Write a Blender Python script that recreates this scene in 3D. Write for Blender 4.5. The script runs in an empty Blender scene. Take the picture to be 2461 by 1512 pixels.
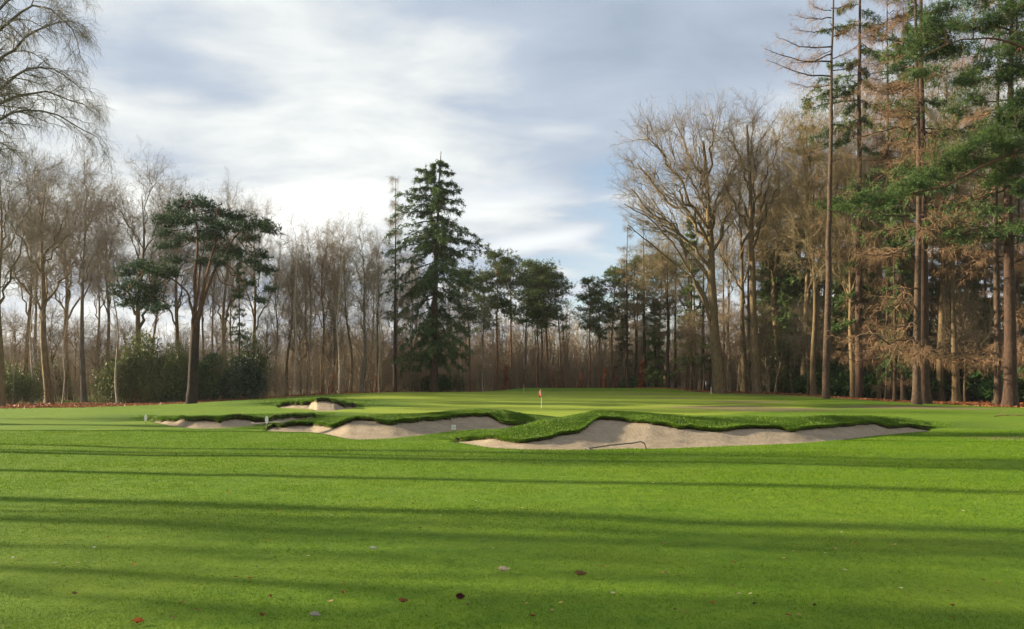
import bpy, math
import numpy as np
from mathutils import Vector

PI = math.pi
F = 2047.6; CX = 1230.5; HY = 925.0; EYE = 1.65      # photograph units: 2461 x 1512
sc = bpy.context.scene
COL = sc.collection.objects
SUN_EL = math.radians(16.5); SUN_AZ = math.radians(11.0)   # azimuth: forward of due left
SUN = Vector((-math.cos(SUN_EL)*math.cos(SUN_AZ), math.cos(SUN_EL)*math.sin(SUN_AZ), math.sin(SUN_EL)))

def sstep(a, b, x):
    t = np.clip((x-a)/(b-a), 0, 1)
    return t*t*(3-2*t)

def vnoise(x, y, seed=0):
    x = np.asarray(x, float); y = np.asarray(y, float)
    xi = np.floor(x).astype(np.int64); yi = np.floor(y).astype(np.int64)
    fx = x-xi; fy = y-yi
    fx = fx*fx*(3-2*fx); fy = fy*fy*(3-2*fy)
    def h(a, b):
        n = (a*374761393 + b*668265263 + seed*1442695041) & 0xffffffff
        n = ((n ^ (n >> 13))*1274126177) & 0xffffffff
        return ((n ^ (n >> 16)) & 0xffff)/65535.0
    return (h(xi, yi)*(1-fx)+h(xi+1, yi)*fx)*(1-fy)+(h(xi, yi+1)*(1-fx)+h(xi+1, yi+1)*fx)*fy

def fbm(x, y, seed=0, o=4):
    s = 0; a = .5
    for i in range(o):
        s = s+a*vnoise(x*2**i, y*2**i, seed+i); a *= .5
    return s/(1-.5**o)

# ------------------------------------------------------------------ meshes
class MB:
    """collects vertices and faces of one mesh"""
    def __init__(self): self.v = []; self.f = {3: [], 4: []}; self.n = 0
    def add(self, v, f):
        v = np.asarray(v, float).reshape(-1, 3); f = np.asarray(f, np.int64)
        self.v.append(v); self.f[f.shape[1]].append(f+self.n); self.n += len(v)
        return self
    def mesh(self, name, mat, smooth=True, attrs=None):
        me = bpy.data.meshes.new(name)
        V = np.concatenate(self.v) if self.v else np.zeros((0, 3))
        me.vertices.add(len(V)); me.vertices.foreach_set('co', V.astype(np.float32).ravel())
        li = []; ls = []; off = 0
        for s in (3, 4):
            if self.f[s]:
                Fa = np.concatenate(self.f[s]); li.append(Fa.ravel())
                ls.append(off+np.arange(len(Fa))*s); off += Fa.size
        li = np.concatenate(li).astype(np.int32); ls = np.concatenate(ls).astype(np.int32)
        me.loops.add(len(li)); me.loops.foreach_set('vertex_index', li)
        me.polygons.add(len(ls)); me.polygons.foreach_set('loop_start', ls)
        me.update(calc_edges=True); me.validate()
        me.polygons.foreach_set('use_smooth', np.full(len(me.polygons), smooth))
        for k, a in (attrs or {}).items():
            at = me.attributes.new(k, 'FLOAT', 'POINT'); at.data.foreach_set('value', np.asarray(a, np.float32))
        me.materials.append(mat)
        return me

def link(name, me, parent=None):
    o = bpy.data.objects.new(name, me); COL.link(o)
    if parent: o.parent = parent
    return o

def tag(o, label=None, cat=None, group=None, kind=None):
    if label: o['label'] = label
    if cat: o['category'] = cat
    if group: o['group'] = group
    if kind: o['kind'] = kind
    return o

def empty(name, loc, label, cat, group=None, rz=0, s=1):
    o = bpy.data.objects.new(name, None); COL.link(o); o.empty_display_size = .3
    o.location = loc; o.rotation_euler = (0, 0, rz); o.scale = (s, s, s) if np.isscalar(s) else s
    return tag(o, label, cat, group)

def norm(a): return a/(np.linalg.norm(a, axis=-1, keepdims=True)+1e-9)

def tubes(mb, P, R, s):
    P = np.asarray(P, float); R = np.asarray(R, float)
    n, k, _ = P.shape
    T = np.gradient(P, axis=1); T = norm(T)
    ref = np.where(np.abs(T[:, :1, 2:3]) > .9, np.array([1., 0, 0]), np.array([0, 0, 1.]))
    U = norm(np.cross(T, np.broadcast_to(ref, T.shape))); W = np.cross(T, U)
    a = np.arange(s)*2*PI/s
    V = P[:, :, None]+R[:, :, None, None]*(np.cos(a)[None, None, :, None]*U[:, :, None]+np.sin(a)[None, None, :, None]*W[:, :, None])
    i = np.arange(n)[:, None, None]*k*s; j = np.arange(k-1)[None, :, None]*s; q = np.arange(s)[None, None]
    q2 = (q+1) % s
    f = np.stack([i+j+q, i+j+q2, i+j+s+q2, i+j+s+q], -1).reshape(-1, 4)
    return mb.add(V, f)

def blades(mb, p, d, L, W, rng, tip=.12):
    """flat pointed leaf blades standing at p along d"""
    n = len(p); d = norm(d)
    sd = norm(np.cross(d, rng.normal(size=(n, 3))))
    L = np.broadcast_to(L, (n,))[:, None]; W = np.broadcast_to(W, (n,))[:, None]
    V = np.stack([p-sd*W*.35, p+sd*W*.35, p+d*L*.55+sd*W*.5, p+d*L*.55-sd*W*.5, p+d*L], 1)
    b = np.arange(n)[:, None]*5
    mb.add(V, np.concatenate([b, b+1, b+2, b+3], 1))
    mb.f[3].append(np.concatenate([b+3, b+2, b+4], 1)+mb.n-5*n)
    return mb

def tris(mb, p, d, L, W, rng):
    n = len(p); d = norm(d)
    sd = norm(np.cross(d, rng.normal(size=(n, 3))))
    L = np.broadcast_to(L, (n,))[:, None]; W = np.broadcast_to(W, (n,))[:, None]
    return mb.add(np.stack([p-sd*W*.5, p+sd*W*.5, p+d*L], 1), np.arange(3*n).reshape(-1, 3))

def at(P, t):
    """points and tangents of polylines P[n,k,3] at parameters t[n,m]"""
    n, k, _ = P.shape
    x = np.clip(t, 0, .9999)*(k-1); i = x.astype(int); fr = (x-i)[..., None]
    r = np.arange(n)[:, None]
    a = P[r, i]; b = P[r, i+1]
    return a+(b-a)*fr, norm(b-a)

def spawn(P, R, m, rng, t=(.2, 1), ang=(30, 60), ln=(1, 2), k=5, up=0., jit=.06, rf=.6, rmin=.008, taper=.5, sag=0., flat=0.):
    """m side branches on every polyline"""
    n = len(P)
    tt = t[0]+(t[1]-t[0])*(np.arange(m)[None]+rng.random((n, m)))/m
    p, T = at(P, tt)
    K = P.shape[1]; x = np.clip(tt, 0, .9999)*(K-1)
    rp = np.take_along_axis(R, x.astype(int), 1)
    q = rng.normal(size=(n, m, 3)); q[..., 2] *= (1-flat)
    q = norm(q-(q*T).sum(-1, keepdims=True)*T)
    a = np.radians(ang[0]+(ang[1]-ang[0])*rng.random((n, m)))[..., None]
    d = np.cos(a)*T+np.sin(a)*q
    L = (ln[0]+(ln[1]-ln[0])*rng.random((n, m)))*(1-taper*(tt-t[0])/(t[1]-t[0]+1e-6))
    p = p.reshape(-1, 3); d = d.reshape(-1, 3); L = L.ravel(); N = len(p)
    u = np.linspace(0, 1, k)
    Q = np.empty((N, k, 3)); Q[:, 0] = p; cur = d.copy(); st = (L/(k-1))[:, None]
    for i in range(1, k):
        cur = norm(cur+rng.normal(size=(N, 3))*jit*3+np.array([0, 0, up-sag*u[i]]))
        Q[:, i] = Q[:, i-1]+cur*st
    r0 = np.maximum(rp.ravel()*rf, rmin)
    RR = np.maximum(r0[:, None]*(1-.75*u[None]), rmin*.6)
    return Q, RR

# ------------------------------------------------------------------ materials
def nodes(name):
    m = bpy.data.materials.new(name); m.use_nodes = True
    nt = m.node_tree; nt.nodes.clear()
    return m, nt, nt.nodes.new('ShaderNodeOutputMaterial')

def N(nt, t, **kw):
    n = nt.nodes.new('ShaderNode'+t)
    for k, v in kw.items():
        if hasattr(n, k) and k not in n.inputs: setattr(n, k, v)
        else: n.inputs[k].default_value = v
    return n

def noise(nt, vec, scale, detail=4, rough=.55, dist=0):
    n = N(nt, 'TexNoise'); n.inputs['Scale'].default_value = scale; n.inputs['Detail'].default_value = detail
    n.inputs['Roughness'].default_value = rough; n.inputs['Distortion'].default_value = dist
    if vec is not None: nt.links.new(vec, n.inputs['Vector'])
    return n.outputs['Fac']

def ramp(nt, fac, stops):
    r = N(nt, 'ValToRGB'); e = r.color_ramp.elements
    while len(e) < len(stops): e.new(.5)
    for el, (p, c) in zip(e, stops):
        el.position = p; el.color = (*c, 1) if len(c) == 3 else c
    nt.links.new(fac, r.inputs[0]); return r.outputs[0]

def mix(nt, fac, a, b, mode='MIX'):
    m = N(nt, 'Mix', data_type='RGBA', blend_type=mode)
    for s, v in ((0, fac), (6, a), (7, b)):
        if isinstance(v, (int, float)): m.inputs[s].default_value = v
        elif isinstance(v, tuple): m.inputs[s].default_value = (*v, 1)
        else: nt.links.new(v, m.inputs[s])
    return m.outputs[2]

def math_(nt, op, a, b=None, c=None, clamp=False):
    m = N(nt, 'Math', operation=op, use_clamp=clamp)
    for i, v in enumerate((a, b, c)):
        if v is None: continue
        if isinstance(v, (int, float)): m.inputs[i].default_value = v
        else: nt.links.new(v, m.inputs[i])
    return m.outputs[0]

def coords(nt, kind='Object', scale=None):
    c = N(nt, 'TexCoord').outputs[kind]
    if scale:
        mp = N(nt, 'Mapping'); mp.inputs['Scale'].default_value = scale
        nt.links.new(c, mp.inputs[0]); c = mp.outputs[0]
    return c

def vary(nt, col, amt=.25):
    """each tree a little lighter or darker than the next of its kind"""
    oi = N(nt, 'ObjectInfo').outputs['Random']
    hs = N(nt, 'HueSaturation'); nt.links.new(col, hs.inputs['Color'])
    nt.links.new(math_(nt, 'MULTIPLY_ADD', oi, 2*amt, 1-amt), hs.inputs['Value'])
    return hs.outputs[0]

def bark(name, c1, c2, c3, stretch=(7, 7, 1.2), bump=.6, rough=.9, amt=.2):
    m, nt, out = nodes(name)
    v = coords(nt, 'Object', stretch)
    f = noise(nt, v, 1.6, 6, .65)
    col = ramp(nt, f, [(.3, c1), (.52, c2), (.72, c3)])
    g = noise(nt, coords(nt, 'Object'), .35, 3)
    col = mix(nt, math_(nt, 'MULTIPLY', g, .5), col, c1)
    b = N(nt, 'BsdfPrincipled'); b.inputs['Roughness'].default_value = rough
    b.inputs['Specular IOR Level'].default_value = .2
    nt.links.new(vary(nt, col, amt), b.inputs['Base Color'])
    bm = N(nt, 'Bump'); bm.inputs['Strength'].default_value = bump; bm.inputs['Distance'].default_value = .05
    nt.links.new(f, bm.inputs['Height']); nt.links.new(bm.outputs[0], b.inputs['Normal'])
    nt.links.new(b.outputs[0], out.inputs[0]); return m

def leafy(name, c1, c2, c3, scale=.8, transl=.25, rough=.55, amt=.15, spec=.10, fine=6.):
    m, nt, out = nodes(name)
    v = coords(nt, 'Object')
    f = noise(nt, v, scale, 3, .6); g = noise(nt, v, fine, 2)
    f2 = math_(nt, 'ADD', math_(nt, 'MULTIPLY', f, .65), math_(nt, 'MULTIPLY', g, .35))
    col = vary(nt, ramp(nt, f2, [(.34, c1), (.5, c2), (.66, c3)]), amt)
    b = N(nt, 'BsdfPrincipled'); b.inputs['Roughness'].default_value = rough
    b.inputs['Specular IOR Level'].default_value = spec
    nt.links.new(col, b.inputs['Base Color'])
    if transl:
        t = N(nt, 'BsdfTranslucent'); nt.links.new(col, t.inputs[0])
        ms = N(nt, 'MixShader'); ms.inputs[0].default_value = transl
        nt.links.new(b.outputs[0], ms.inputs[1]); nt.links.new(t.outputs[0], ms.inputs[2])
        nt.links.new(ms.outputs[0], out.inputs[0])
    else: nt.links.new(b.outputs[0], out.inputs[0])
    return m

def plain(name, c, rough=.5, c2=None, scale=20, metal=0):
    m, nt, out = nodes(name)
    b = N(nt, 'BsdfPrincipled'); b.inputs['Roughness'].default_value = rough; b.inputs['Metallic'].default_value = metal
    f = noise(nt, coords(nt, 'Object'), scale, 4)
    nt.links.new(ramp(nt, f, [(.3, c), (.7, c2 or tuple(x*.8 for x in c))]), b.inputs['Base Color'])
    nt.links.new(b.outputs[0], out.inputs[0]); return m

M = {}
M['oak_bark'] = bark('oak_bark', (.05, .036, .019), (.13, .094, .048), (.22, .162, .085))
M['grey_bark'] = bark('grey_bark', (.05, .045, .036), (.12, .105, .085), (.2, .18, .15))
M['pale_bark'] = bark('pale_bark', (.12, .10, .08), (.30, .26, .2), (.42, .38, .32), (5, 5, 4))
M['pine_bark'] = bark('pine_bark', (.02, .014, .010), (.055, .032, .022), (.10, .06, .04), (6, 6, 1.5), .9)
M['orange_bark'] = bark('orange_bark', (.05, .028, .019), (.14, .073, .044), (.22, .125, .078), (5, 5, 2), .5)
M['larch_bark'] = bark('larch_bark', (.022, .015, .011), (.062, .042, .029), (.17, .12, .08), (9, 9, 3), .8)
M['twig'] = bark('twig', (.10, .074, .045), (.175, .132, .082), (.26, .2, .13), (3, 3, 3), 0, .85, .2)
M['twig_olive'] = bark('twig_olive', (.105, .082, .042), (.20, .158, .085), (.29, .232, .13), (3, 3, 3), 0, .85, .2)
M['twig_grey'] = bark('twig_grey', (.12, .10, .075), (.21, .178, .135), (.30, .26, .205), (3, 3, 3), 0, .85, .2)
M['twig_brown'] = bark('twig_brown', (.11, .065, .036), (.20, .125, .07), (.30, .195, .11), (3, 3, 3), 0, .85, .2)
M['needle'] = leafy('needle', (.02, .05, .024), (.042, .092, .038), (.085, .15, .05), .6, .25)
M['needle_olive'] = leafy('needle_olive', (.035, .06, .022), (.068, .10, .036), (.115, .16, .055), .6, .25)
M['great_twig'] = bark('great_twig', (.11, .085, .052), (.195, .155, .10), (.285, .235, .165), (3, 3, 3), 0, .85, .2)
M['tan_twig'] = bark('tan_twig', (.125, .092, .058), (.215, .168, .11), (.31, .252, .172), (3, 3, 3), 0, .85, .2)
M['needle_dark'] = leafy('needle_dark', (.013, .03, .016), (.026, .054, .026), (.05, .09, .036), .6, .2)
M['needle_warm'] = leafy('needle_warm', (.025, .054, .018), (.052, .094, .028), (.10, .15, .045), .7, .25)
M['spruce'] = leafy('spruce', (.022, .05, .018), (.055, .105, .034), (.12, .18, .06), .45, .25)
M['spruce_dark'] = leafy('spruce_dark', (.028, .052, .016), (.06, .096, .03), (.115, .155, .05), .4, .2)
M['holly'] = leafy('holly', (.006, .02, .012), (.012, .036, .018), (.03, .065, .03), 1.2, .1, .55, .1, .2)
M['rhodo'] = leafy('rhodo', (.014, .04, .012), (.03, .075, .02), (.06, .13, .03), 1., .2, .4)
M['olive_leaf'] = leafy('olive_leaf', (.035, .05, .015), (.07, .095, .03), (.13, .155, .055), .8, .25, .5)
M['beech_leaf'] = leafy('beech_leaf', (.12, .035, .012), (.24, .075, .025), (.36, .14, .05), 1., .3)
M['litter_leaf'] = leafy('litter_leaf', (.10, .036, .016), (.2, .075, .032), (.34, .16, .07), 3., .15)

# ------------------------------------------------------------------ ground
def z6(pts): a = np.array(pts, float); return a
def Z4(pts): a = np.array(pts, float); return np.stack([295.3+.42*a[:, 0], 925.4+.42*a[:, 1]], 1)
def Z5(pts): a = np.array(pts, float); return np.stack([1033.7+.58*a[:, 0], 925.4+.58*a[:, 1]], 1)

BUNK = []
def bunker(front, lip, crest, dscale=1., back=7.):
    v0 = lip[0, 0]; v1 = lip[-1, 0]
    V = np.linspace(v0, v1, 400)
    wob = ((vnoise(V*.16, V*0+3, 5)-.5)*6+(vnoise(V*.05, V*0+9, 6)-.5)*7)*sstep(2, 25, V-v0)*sstep(2, 25, v1-V)
    yf = np.interp(V, front[:, 0], front[:, 1]); yl = np.interp(V, lip[:, 0], lip[:, 1])+wob*.5
    yl = np.minimum(yl, yf-.3)
    yc = np.interp(V, crest[:, 0], crest[:, 1]); yc = np.minimum(yc, yl-1.)
    Yf = np.full(400, 30.)
    for _ in range(30): Yf = (EYE-base((V-CX)/F*Yf, Yf))*F/(yf-HY)
    k = Yf/23.
    Yl = Yf+(.25+.055*(yf-yl))*k*dscale
    zl = EYE-(yl-HY)/F*Yl
    Yc = Yl+(.5+.045*(yl-yc))*k
    zc = EYE-(yc-HY)/F*Yc
    bl = base((V-CX)/F*Yl, Yl); bc = base((V-CX)/F*Yc, Yc)
    def sm(a, w): q = np.pad(a, w, mode='edge'); return np.convolve(q, np.ones(2*w+1)/(2*w+1), 'valid')
    Yf = sm(sm(Yf, 9), 9); Yl = np.maximum(sm(Yl, 3), Yf+.12); zl = sm(zl, 3); zc = sm(zc, 5); Yc = np.maximum(sm(Yc, 5), Yl+.2)
    BUNK.append(dict(V=V, Yf=Yf, Yl=Yl, Yc=Yc, hl=zl-bl, hc=np.maximum(zc-bc, zl-bl+.03), v0=v0, v1=v1, back=back, k=k))

def base(x, y):
    w = sstep(-34, -14, x)*(1-.85*sstep(25, 38, x))
    r = .85*sstep(42, 93, y)*w
    bm = .42*np.exp(-((y-97)/4.)**2)*sstep(-4, 3, x)*(1-sstep(16, 24, x))     # low bank behind the green
    und = .05*(fbm(x*.12, y*.12, 3)-.5)+.09*(fbm(x*.22+3, y*.35, 17, 3)-.5)*sstep(4, 9, y)*(1-sstep(60, 90, y))+.10*(fbm(x*.05+7, y*.05, 9)-.5)*sstep(8, 14, y)
    return r+bm+und

bunker(Z4([(890,129),(950,132),(1060,136),(1110,145),(1200,146),(1260,140),(1330,129)]),
       Z4([(890,128),(920,120),(1000,118),(1030,120),(1070,106),(1120,97),(1190,95),(1230,108),(1255,120),(1270,130),(1320,122),(1330,128)]),
       Z4([(820,110),(900,98),(1000,90),(1100,84),(1200,82),(1260,92),(1320,108),(1360,118)]), .8, 8)
bunker(Z4([(170,210),(250,228),(330,240),(420,252),(560,254),(720,242),(830,235),(950,222),(1100,205)]),
       Z4([(170,208),(230,212),(330,205),(560,212),(590,203),(715,200),(750,212),(830,214),(900,194),(980,190),(1005,195),(1040,188),(1090,183),(1100,200)]),
       Z4([(170,204),(300,195),(560,185),(720,178),(900,172),(1000,168),(1100,170)]), .9, 8)
bunker(Z4([(820,263),(950,268),(1080,269.5),(1180,284),(1290,309),(1400,313),(1550,310),(1700,298),(1800,285),(1900,272),(2050,263),(2200,255),(2300,235)]),
       Z4([(820,262),(850,245),(960,238),(1080,232),(1200,248),(1260,225),(1340,203),(1430,203),(1462,222),(1500,230),(1600,220),(1720,208),(1850,200),(1930,185),(2090,182),(2140,208),(2200,228),(2300,232)]),
       Z4([(820,240),(900,225),(1080,200),(1200,185),(1350,180),(1450,172),(1600,170),(1750,165),(1850,155),(1930,145),(2050,142),(2200,150),(2300,172),(2400,200)]), 1., 6)
bunker(Z5([(100,236),(170,245),(250,260),(400,267),(520,267),(650,268),(820,262),(900,265),(1000,262),(1250,252),(1500,243),(1650,232),(1750,222),(1900,205),(2070,190)]),
       Z5([(100,235),(170,232),(260,225),(380,242),(470,228),(540,210),(620,200),(660,170),(690,145),(730,142),(800,150),(900,160),(960,165),(1020,185),(1100,185),(1220,192),(1320,180),(1440,182),(1500,198),(1560,185),(1700,175),(1820,162),(1900,178),(2000,178),(2070,188)]),
       Z5([(100,215),(200,196),(300,188),(400,168),(450,150),(520,143),(600,125),(700,108),(800,112),(950,122),(1100,132),(1300,132),(1500,135),(1700,132),(1850,130),(1950,138),(2050,160),(2080,180)]), 1., 8)

def bparams(b, v):
    return [np.interp(v, b['V'], b[k]) for k in ('Yf', 'Yl', 'Yc', 'hl', 'hc', 'k')]

def ground(x, y, sunk=True):
    x = np.asarray(x, float); y = np.asarray(y, float)
    z = base(x, y); rough = np.zeros_like(z); lipm = np.zeros_like(z)
    v = CX+F*x/np.maximum(y, 1)
    for b in BUNK:
        Yf, Yl, Yc, hl, hc, k = bparams(b, v)
        d = np.maximum(b['v0']-v, v-b['v1'])/F*y/k*1.                # metres (scaled) beyond the tips
        tap = 1-sstep(0, 3.2, d)
        inside = d < 0
        Ye = Yc+b['back']*k*.8
        up = hl+.10*k+(hc-hl-.10*k)*sstep(0, 1, (y-Yl)/(Yc-Yl))
        dn = hc*(1-sstep(0, 1, (y-Yc)/(Ye-Yc)))
        pre = np.where(y < Yf, 0, hl*np.clip((y-Yf)/(Yl-Yf), 0, 1)**1.3)
        # beyond the tips the step melts into a slope
        soft = hc*sstep(0, 1, (y-Yf+1.5)/(Yc-Yf+1.5))
        prof = np.where(y < Yl, pre, np.where(y < Yc, up, dn))
        prof = np.where(inside, prof, np.where(y < Yc, soft, dn)*tap)
        z = z+prof*np.where(y > Ye, 0, 1)
        if sunk:
            cut = inside & (y > Yf+.02) & (y < Yl)
            z = z-np.where(cut, .3*np.minimum((y-Yf)/.15, 1)+.10*k, 0)
        rough = np.maximum(rough, np.where((y > Yl-.1) & (y < Ye), 1, 0)*tap*(1-sstep(.45, 1, (y-Yc)/(Ye-Yc))))
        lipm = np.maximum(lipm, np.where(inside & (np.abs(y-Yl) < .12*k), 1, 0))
    return z, rough, lipm

def Gz(x, y): return float(ground(np.array([x]), np.array([y]))[0][0])
def PX(px, Y): return (px-CX)/F*Y
def PZ(py, Y): return EYE-(py-HY)/F*Y
def on_ground(px, py):
    """the spot of open ground seen at a place in the photograph"""
    Y = np.linspace(4, 120, 6000); hit = PZ(py, Y) <= ground(PX(px, Y), Y)[0]
    Y = float(Y[np.argmax(hit)]); return PX(px, Y), Y

def axis(*segs):
    out = [np.array([segs[0][0]])]
    for a, b, st in segs: out.append(np.linspace(a, b, max(2, int(round((b-a)/st))+1))[1:])
    return np.concatenate(out)
gx = axis((-900, -200, 60), (-200, -70, 8), (-70, -24, 1.), (-24, 26, .1), (26, 80, 1.), (80, 200, 8), (200, 900, 60))
gy = axis((-60, 2, 3), (2, 20, .25), (20, 45, .09), (45, 66, .2), (66, 130, .8), (130, 300, 8), (300, 1200, 60))
X, Y = np.meshgrid(gx, gy)
Zg, RO, LIP = ground(X, Y)
# where the lawn gives way to fallen leaves under the trees
def wood_edge(x):
    """distance of the lawn's far edge for each x"""
    return np.interp(x, [-200, -60, -42, -30, -24, -14, 0, 18, 24, 30, 36, 44, 80, 200], [52, 53, 56, 66, 77, 90, 100, 99, 86, 72, 63, 55, 52, 50])
e = wood_edge(X)+8*(fbm(X*.25, Y*.25, 21)-.5)
LIT = sstep(-1, 2.5, Y-e)*(1-sstep(20, 26, Y-e)*(X < 5))
WORN = np.zeros_like(X)
for px, py, rx, ry in ((1560, 957, 3.2, 2.), (1630, 962, 2.4, 1.5), (1730, 972, 4.5, 2.5), (1800, 966, 4, 2), (1850, 975, 5, 2.5), (1760, 985, 3, 1.2), (2440, 1050, 2, 1.2), (2200, 985, 6, 3), (1650, 950, 3, 1.5)):
    wy = F*(EYE-.35 if py < 980 else EYE)/(py-HY); wx = PX(px, wy)
    WORN = np.maximum(WORN, np.exp(-((X-wx)/rx)**2-((Y-wy)/ry)**2))
e2 = np.interp(X, [-200, 10, 20, 30, 45, 200], [999, 200, 70, 58, 45, 40])
WORN = np.maximum(WORN, .45*sstep(-3, 14, Y-e2))
PG = sstep(0, 1.5, Y-43-.04*(X-2)**2)*(1-sstep(0, 1.5, Y-91))*sstep(-17, -13, X)*(1-sstep(19, 23, X-.0*Y))*(1-RO)
ny, nx = X.shape
i = np.arange(ny-1)[:, None]*nx+np.arange(nx-1)[None]
fg = np.stack([i, i+1, i+nx+1, i+nx], -1).reshape(-1, 4)

def lawn_material():
    m, nt, out = nodes('lawn')
    v = coords(nt, 'Object')
    def A(n): return N(nt, 'Attribute', attribute_name=n).outputs['Fac']
    big = noise(nt, v, .35, 4, .6); mid = noise(nt, v, 3., 4, .65); fine = noise(nt, v, 45, 3, .7)
    col = ramp(nt, mid, [(.28, (.044, .102, .004)), (.5, (.074, .146, .006)), (.72, (.108, .178, .009))])
    col = mix(nt, math_(nt, 'MULTIPLY', ramp(nt, big, [(.42, (0, 0, 0)), (.65, (1, 1, 1))]), .55), col, (.125, .170, .010))
    col = mix(nt, ramp(nt, fine, [(.3, (.32,)*3), (.6, (0,)*3)]), col, (.04, .085, .005))
    st = noise(nt, coords(nt, 'Object', (.12, 1.2, 1)), 1., 2)
    clump = noise(nt, coords(nt, 'Object', (1, .6, 1)), 9, 4, .7)
    col = mix(nt, ramp(nt, clump, [(.30, (.5,)*3), (.45, (0,)*3)]), col, (.035, .08, .004))
    col = mix(nt, math_(nt, 'MULTIPLY', st, .3), col, (.105, .165, .012))
    pg = mix(nt, fine, (.14, .195, .016), (.165, .22, .02))
    col = mix(nt, A('green'), col, pg)
    rg = ramp(nt, noise(nt, v, 9, 4, .7), [(.3, (.026, .06, .004)), (.55, (.055, .105, .007)), (.75, (.09, .145, .011))])
    col = mix(nt, A('rough'), col, rg)
    w = noise(nt, v, 1.1, 5, .7)
    dirt = ramp(nt, noise(nt, v, 6, 4, .7), [(.3, (.075, .055, .03)), (.55, (.16, .125, .075)), (.75, (.24, .2, .13))])
    wf = ramp(nt, math_(nt, 'ADD', math_(nt, 'MULTIPLY', A('worn'), .9), math_(nt, 'MULTIPLY', w, .6)), [(.55, (0,)*3), (.95, (.85,)*3)])
    col = mix(nt, wf, col, dirt)
    lt = ramp(nt, noise(nt, v, 7, 6, .75), [(.28, (.035, .018, .01)), (.45, (.10, .042, .02)), (.6, (.18, .075, .034)), (.75, (.27, .14, .07))])
    lf = ramp(nt, math_(nt, 'ADD', math_(nt, 'MULTIPLY', A('litter'), .9), math_(nt, 'MULTIPLY', w, .5)), [(.45, (0,)*3), (.9, (1,)*3)])
    col = mix(nt, lf, col, lt)
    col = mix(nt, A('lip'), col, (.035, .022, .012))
    b = N(nt, 'BsdfPrincipled'); b.inputs['Roughness'].default_value = .8; b.inputs['Specular IOR Level'].default_value = .12
    nt.links.new(col, b.inputs['Base Color'])
    h = math_(nt, 'ADD', math_(nt, 'MULTIPLY', fine, .5), math_(nt, 'MULTIPLY', noise(nt, v, 14, 3, .7), .8))
    bm = N(nt, 'Bump'); bm.inputs['Strength'].default_value = .75; bm.inputs['Distance'].default_value = .03
    nt.links.new(h, bm.inputs['Height']); nt.links.new(bm.outputs[0], b.inputs['Normal'])
    nt.links.new(b.outputs[0], out.inputs[0]); return m

mb = MB().add(np.stack([X, Y, Zg], -1), fg)
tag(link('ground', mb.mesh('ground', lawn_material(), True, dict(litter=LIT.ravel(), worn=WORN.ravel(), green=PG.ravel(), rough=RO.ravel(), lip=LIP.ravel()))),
    'mown fairway and putting green running back to the woodland floor', None, None, 'structure')

def sand_material():
    m, nt, out = nodes('sand')
    v = coords(nt, 'Object')
    f = noise(nt, v, 2.2, 6, .7); s = noise(nt, coords(nt, 'Object', (2.5, 5, 3)), 3.2, 5, .7)
    col = ramp(nt, f, [(.3, (.182, .15, .108)), (.5, (.228, .19, .142)), (.7, (.275, .236, .182))])
    col = mix(nt, ramp(nt, s, [(.35, (.85,)*3), (.44, (0,)*3)]), col, (.10, .078, .055))
    b = N(nt, 'BsdfPrincipled'); b.inputs['Roughness'].default_value = .95; b.inputs['Specular IOR Level'].default_value = .1
    nt.links.new(col, b.inputs['Base Color'])
    bm = N(nt, 'Bump'); bm.inputs['Strength'].default_value = .8; bm.inputs['Distance'].default_value = .05
    nt.links.new(math_(nt, 'ADD', s, math_(nt, 'MULTIPLY', noise(nt, v, 12, 4), .6)), bm.inputs['Height'])
    nt.links.new(bm.outputs[0], b.inputs['Normal']); nt.links.new(b.outputs[0], out.inputs[0]); return m
M['sand'] = sand_material()
SL = ['small distant sand bunker cut into the mound beside the putting green', 'long shallow sand bunker below the lone pine', 'middle sand bunker curving under its grassy lip', 'large sand bunker with a rake lying at its front edge']
for b, lab in zip(BUNK, SL):
    V = np.linspace(b['v0'], b['v1'], 320); T = np.linspace(-.03, 1.0, 30)
    Yf, Yl, Yc, hl, hc, k = bparams(b, V)
    YY = Yf[None]+(Yl-Yf+.22*k)[None]*T[:, None]
    XX = (V[None]-CX)/F*YY
    tc = np.clip((YY-Yf)/(Yl-Yf), 0, 1.1)
    zz = base(XX, YY)+hl[None]*tc**1.5-.012-np.minimum(.10*k, .22*(Yl-Yf)*EYE/Yf)[None]*np.sin(PI*np.clip(tc, 0, 1)**.55)*(tc < 1)+.05*(fbm(XX*1.4, YY*1.4, 4)-.5)*np.minimum(tc*3, 1)*np.clip(2-2*tc, .2, 1)
    n2, n1 = YY.shape
    i = np.arange(n2-1)[:, None]*n1+np.arange(n1-1)[None]
    tag(link('sand_bunker', MB().add(np.stack([XX, YY, zz], -1), np.stack([i, i+1, i+n1+1, i+n1], -1).reshape(-1, 4)).mesh('sand', M['sand'])), lab, None, None, 'structure')

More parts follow.
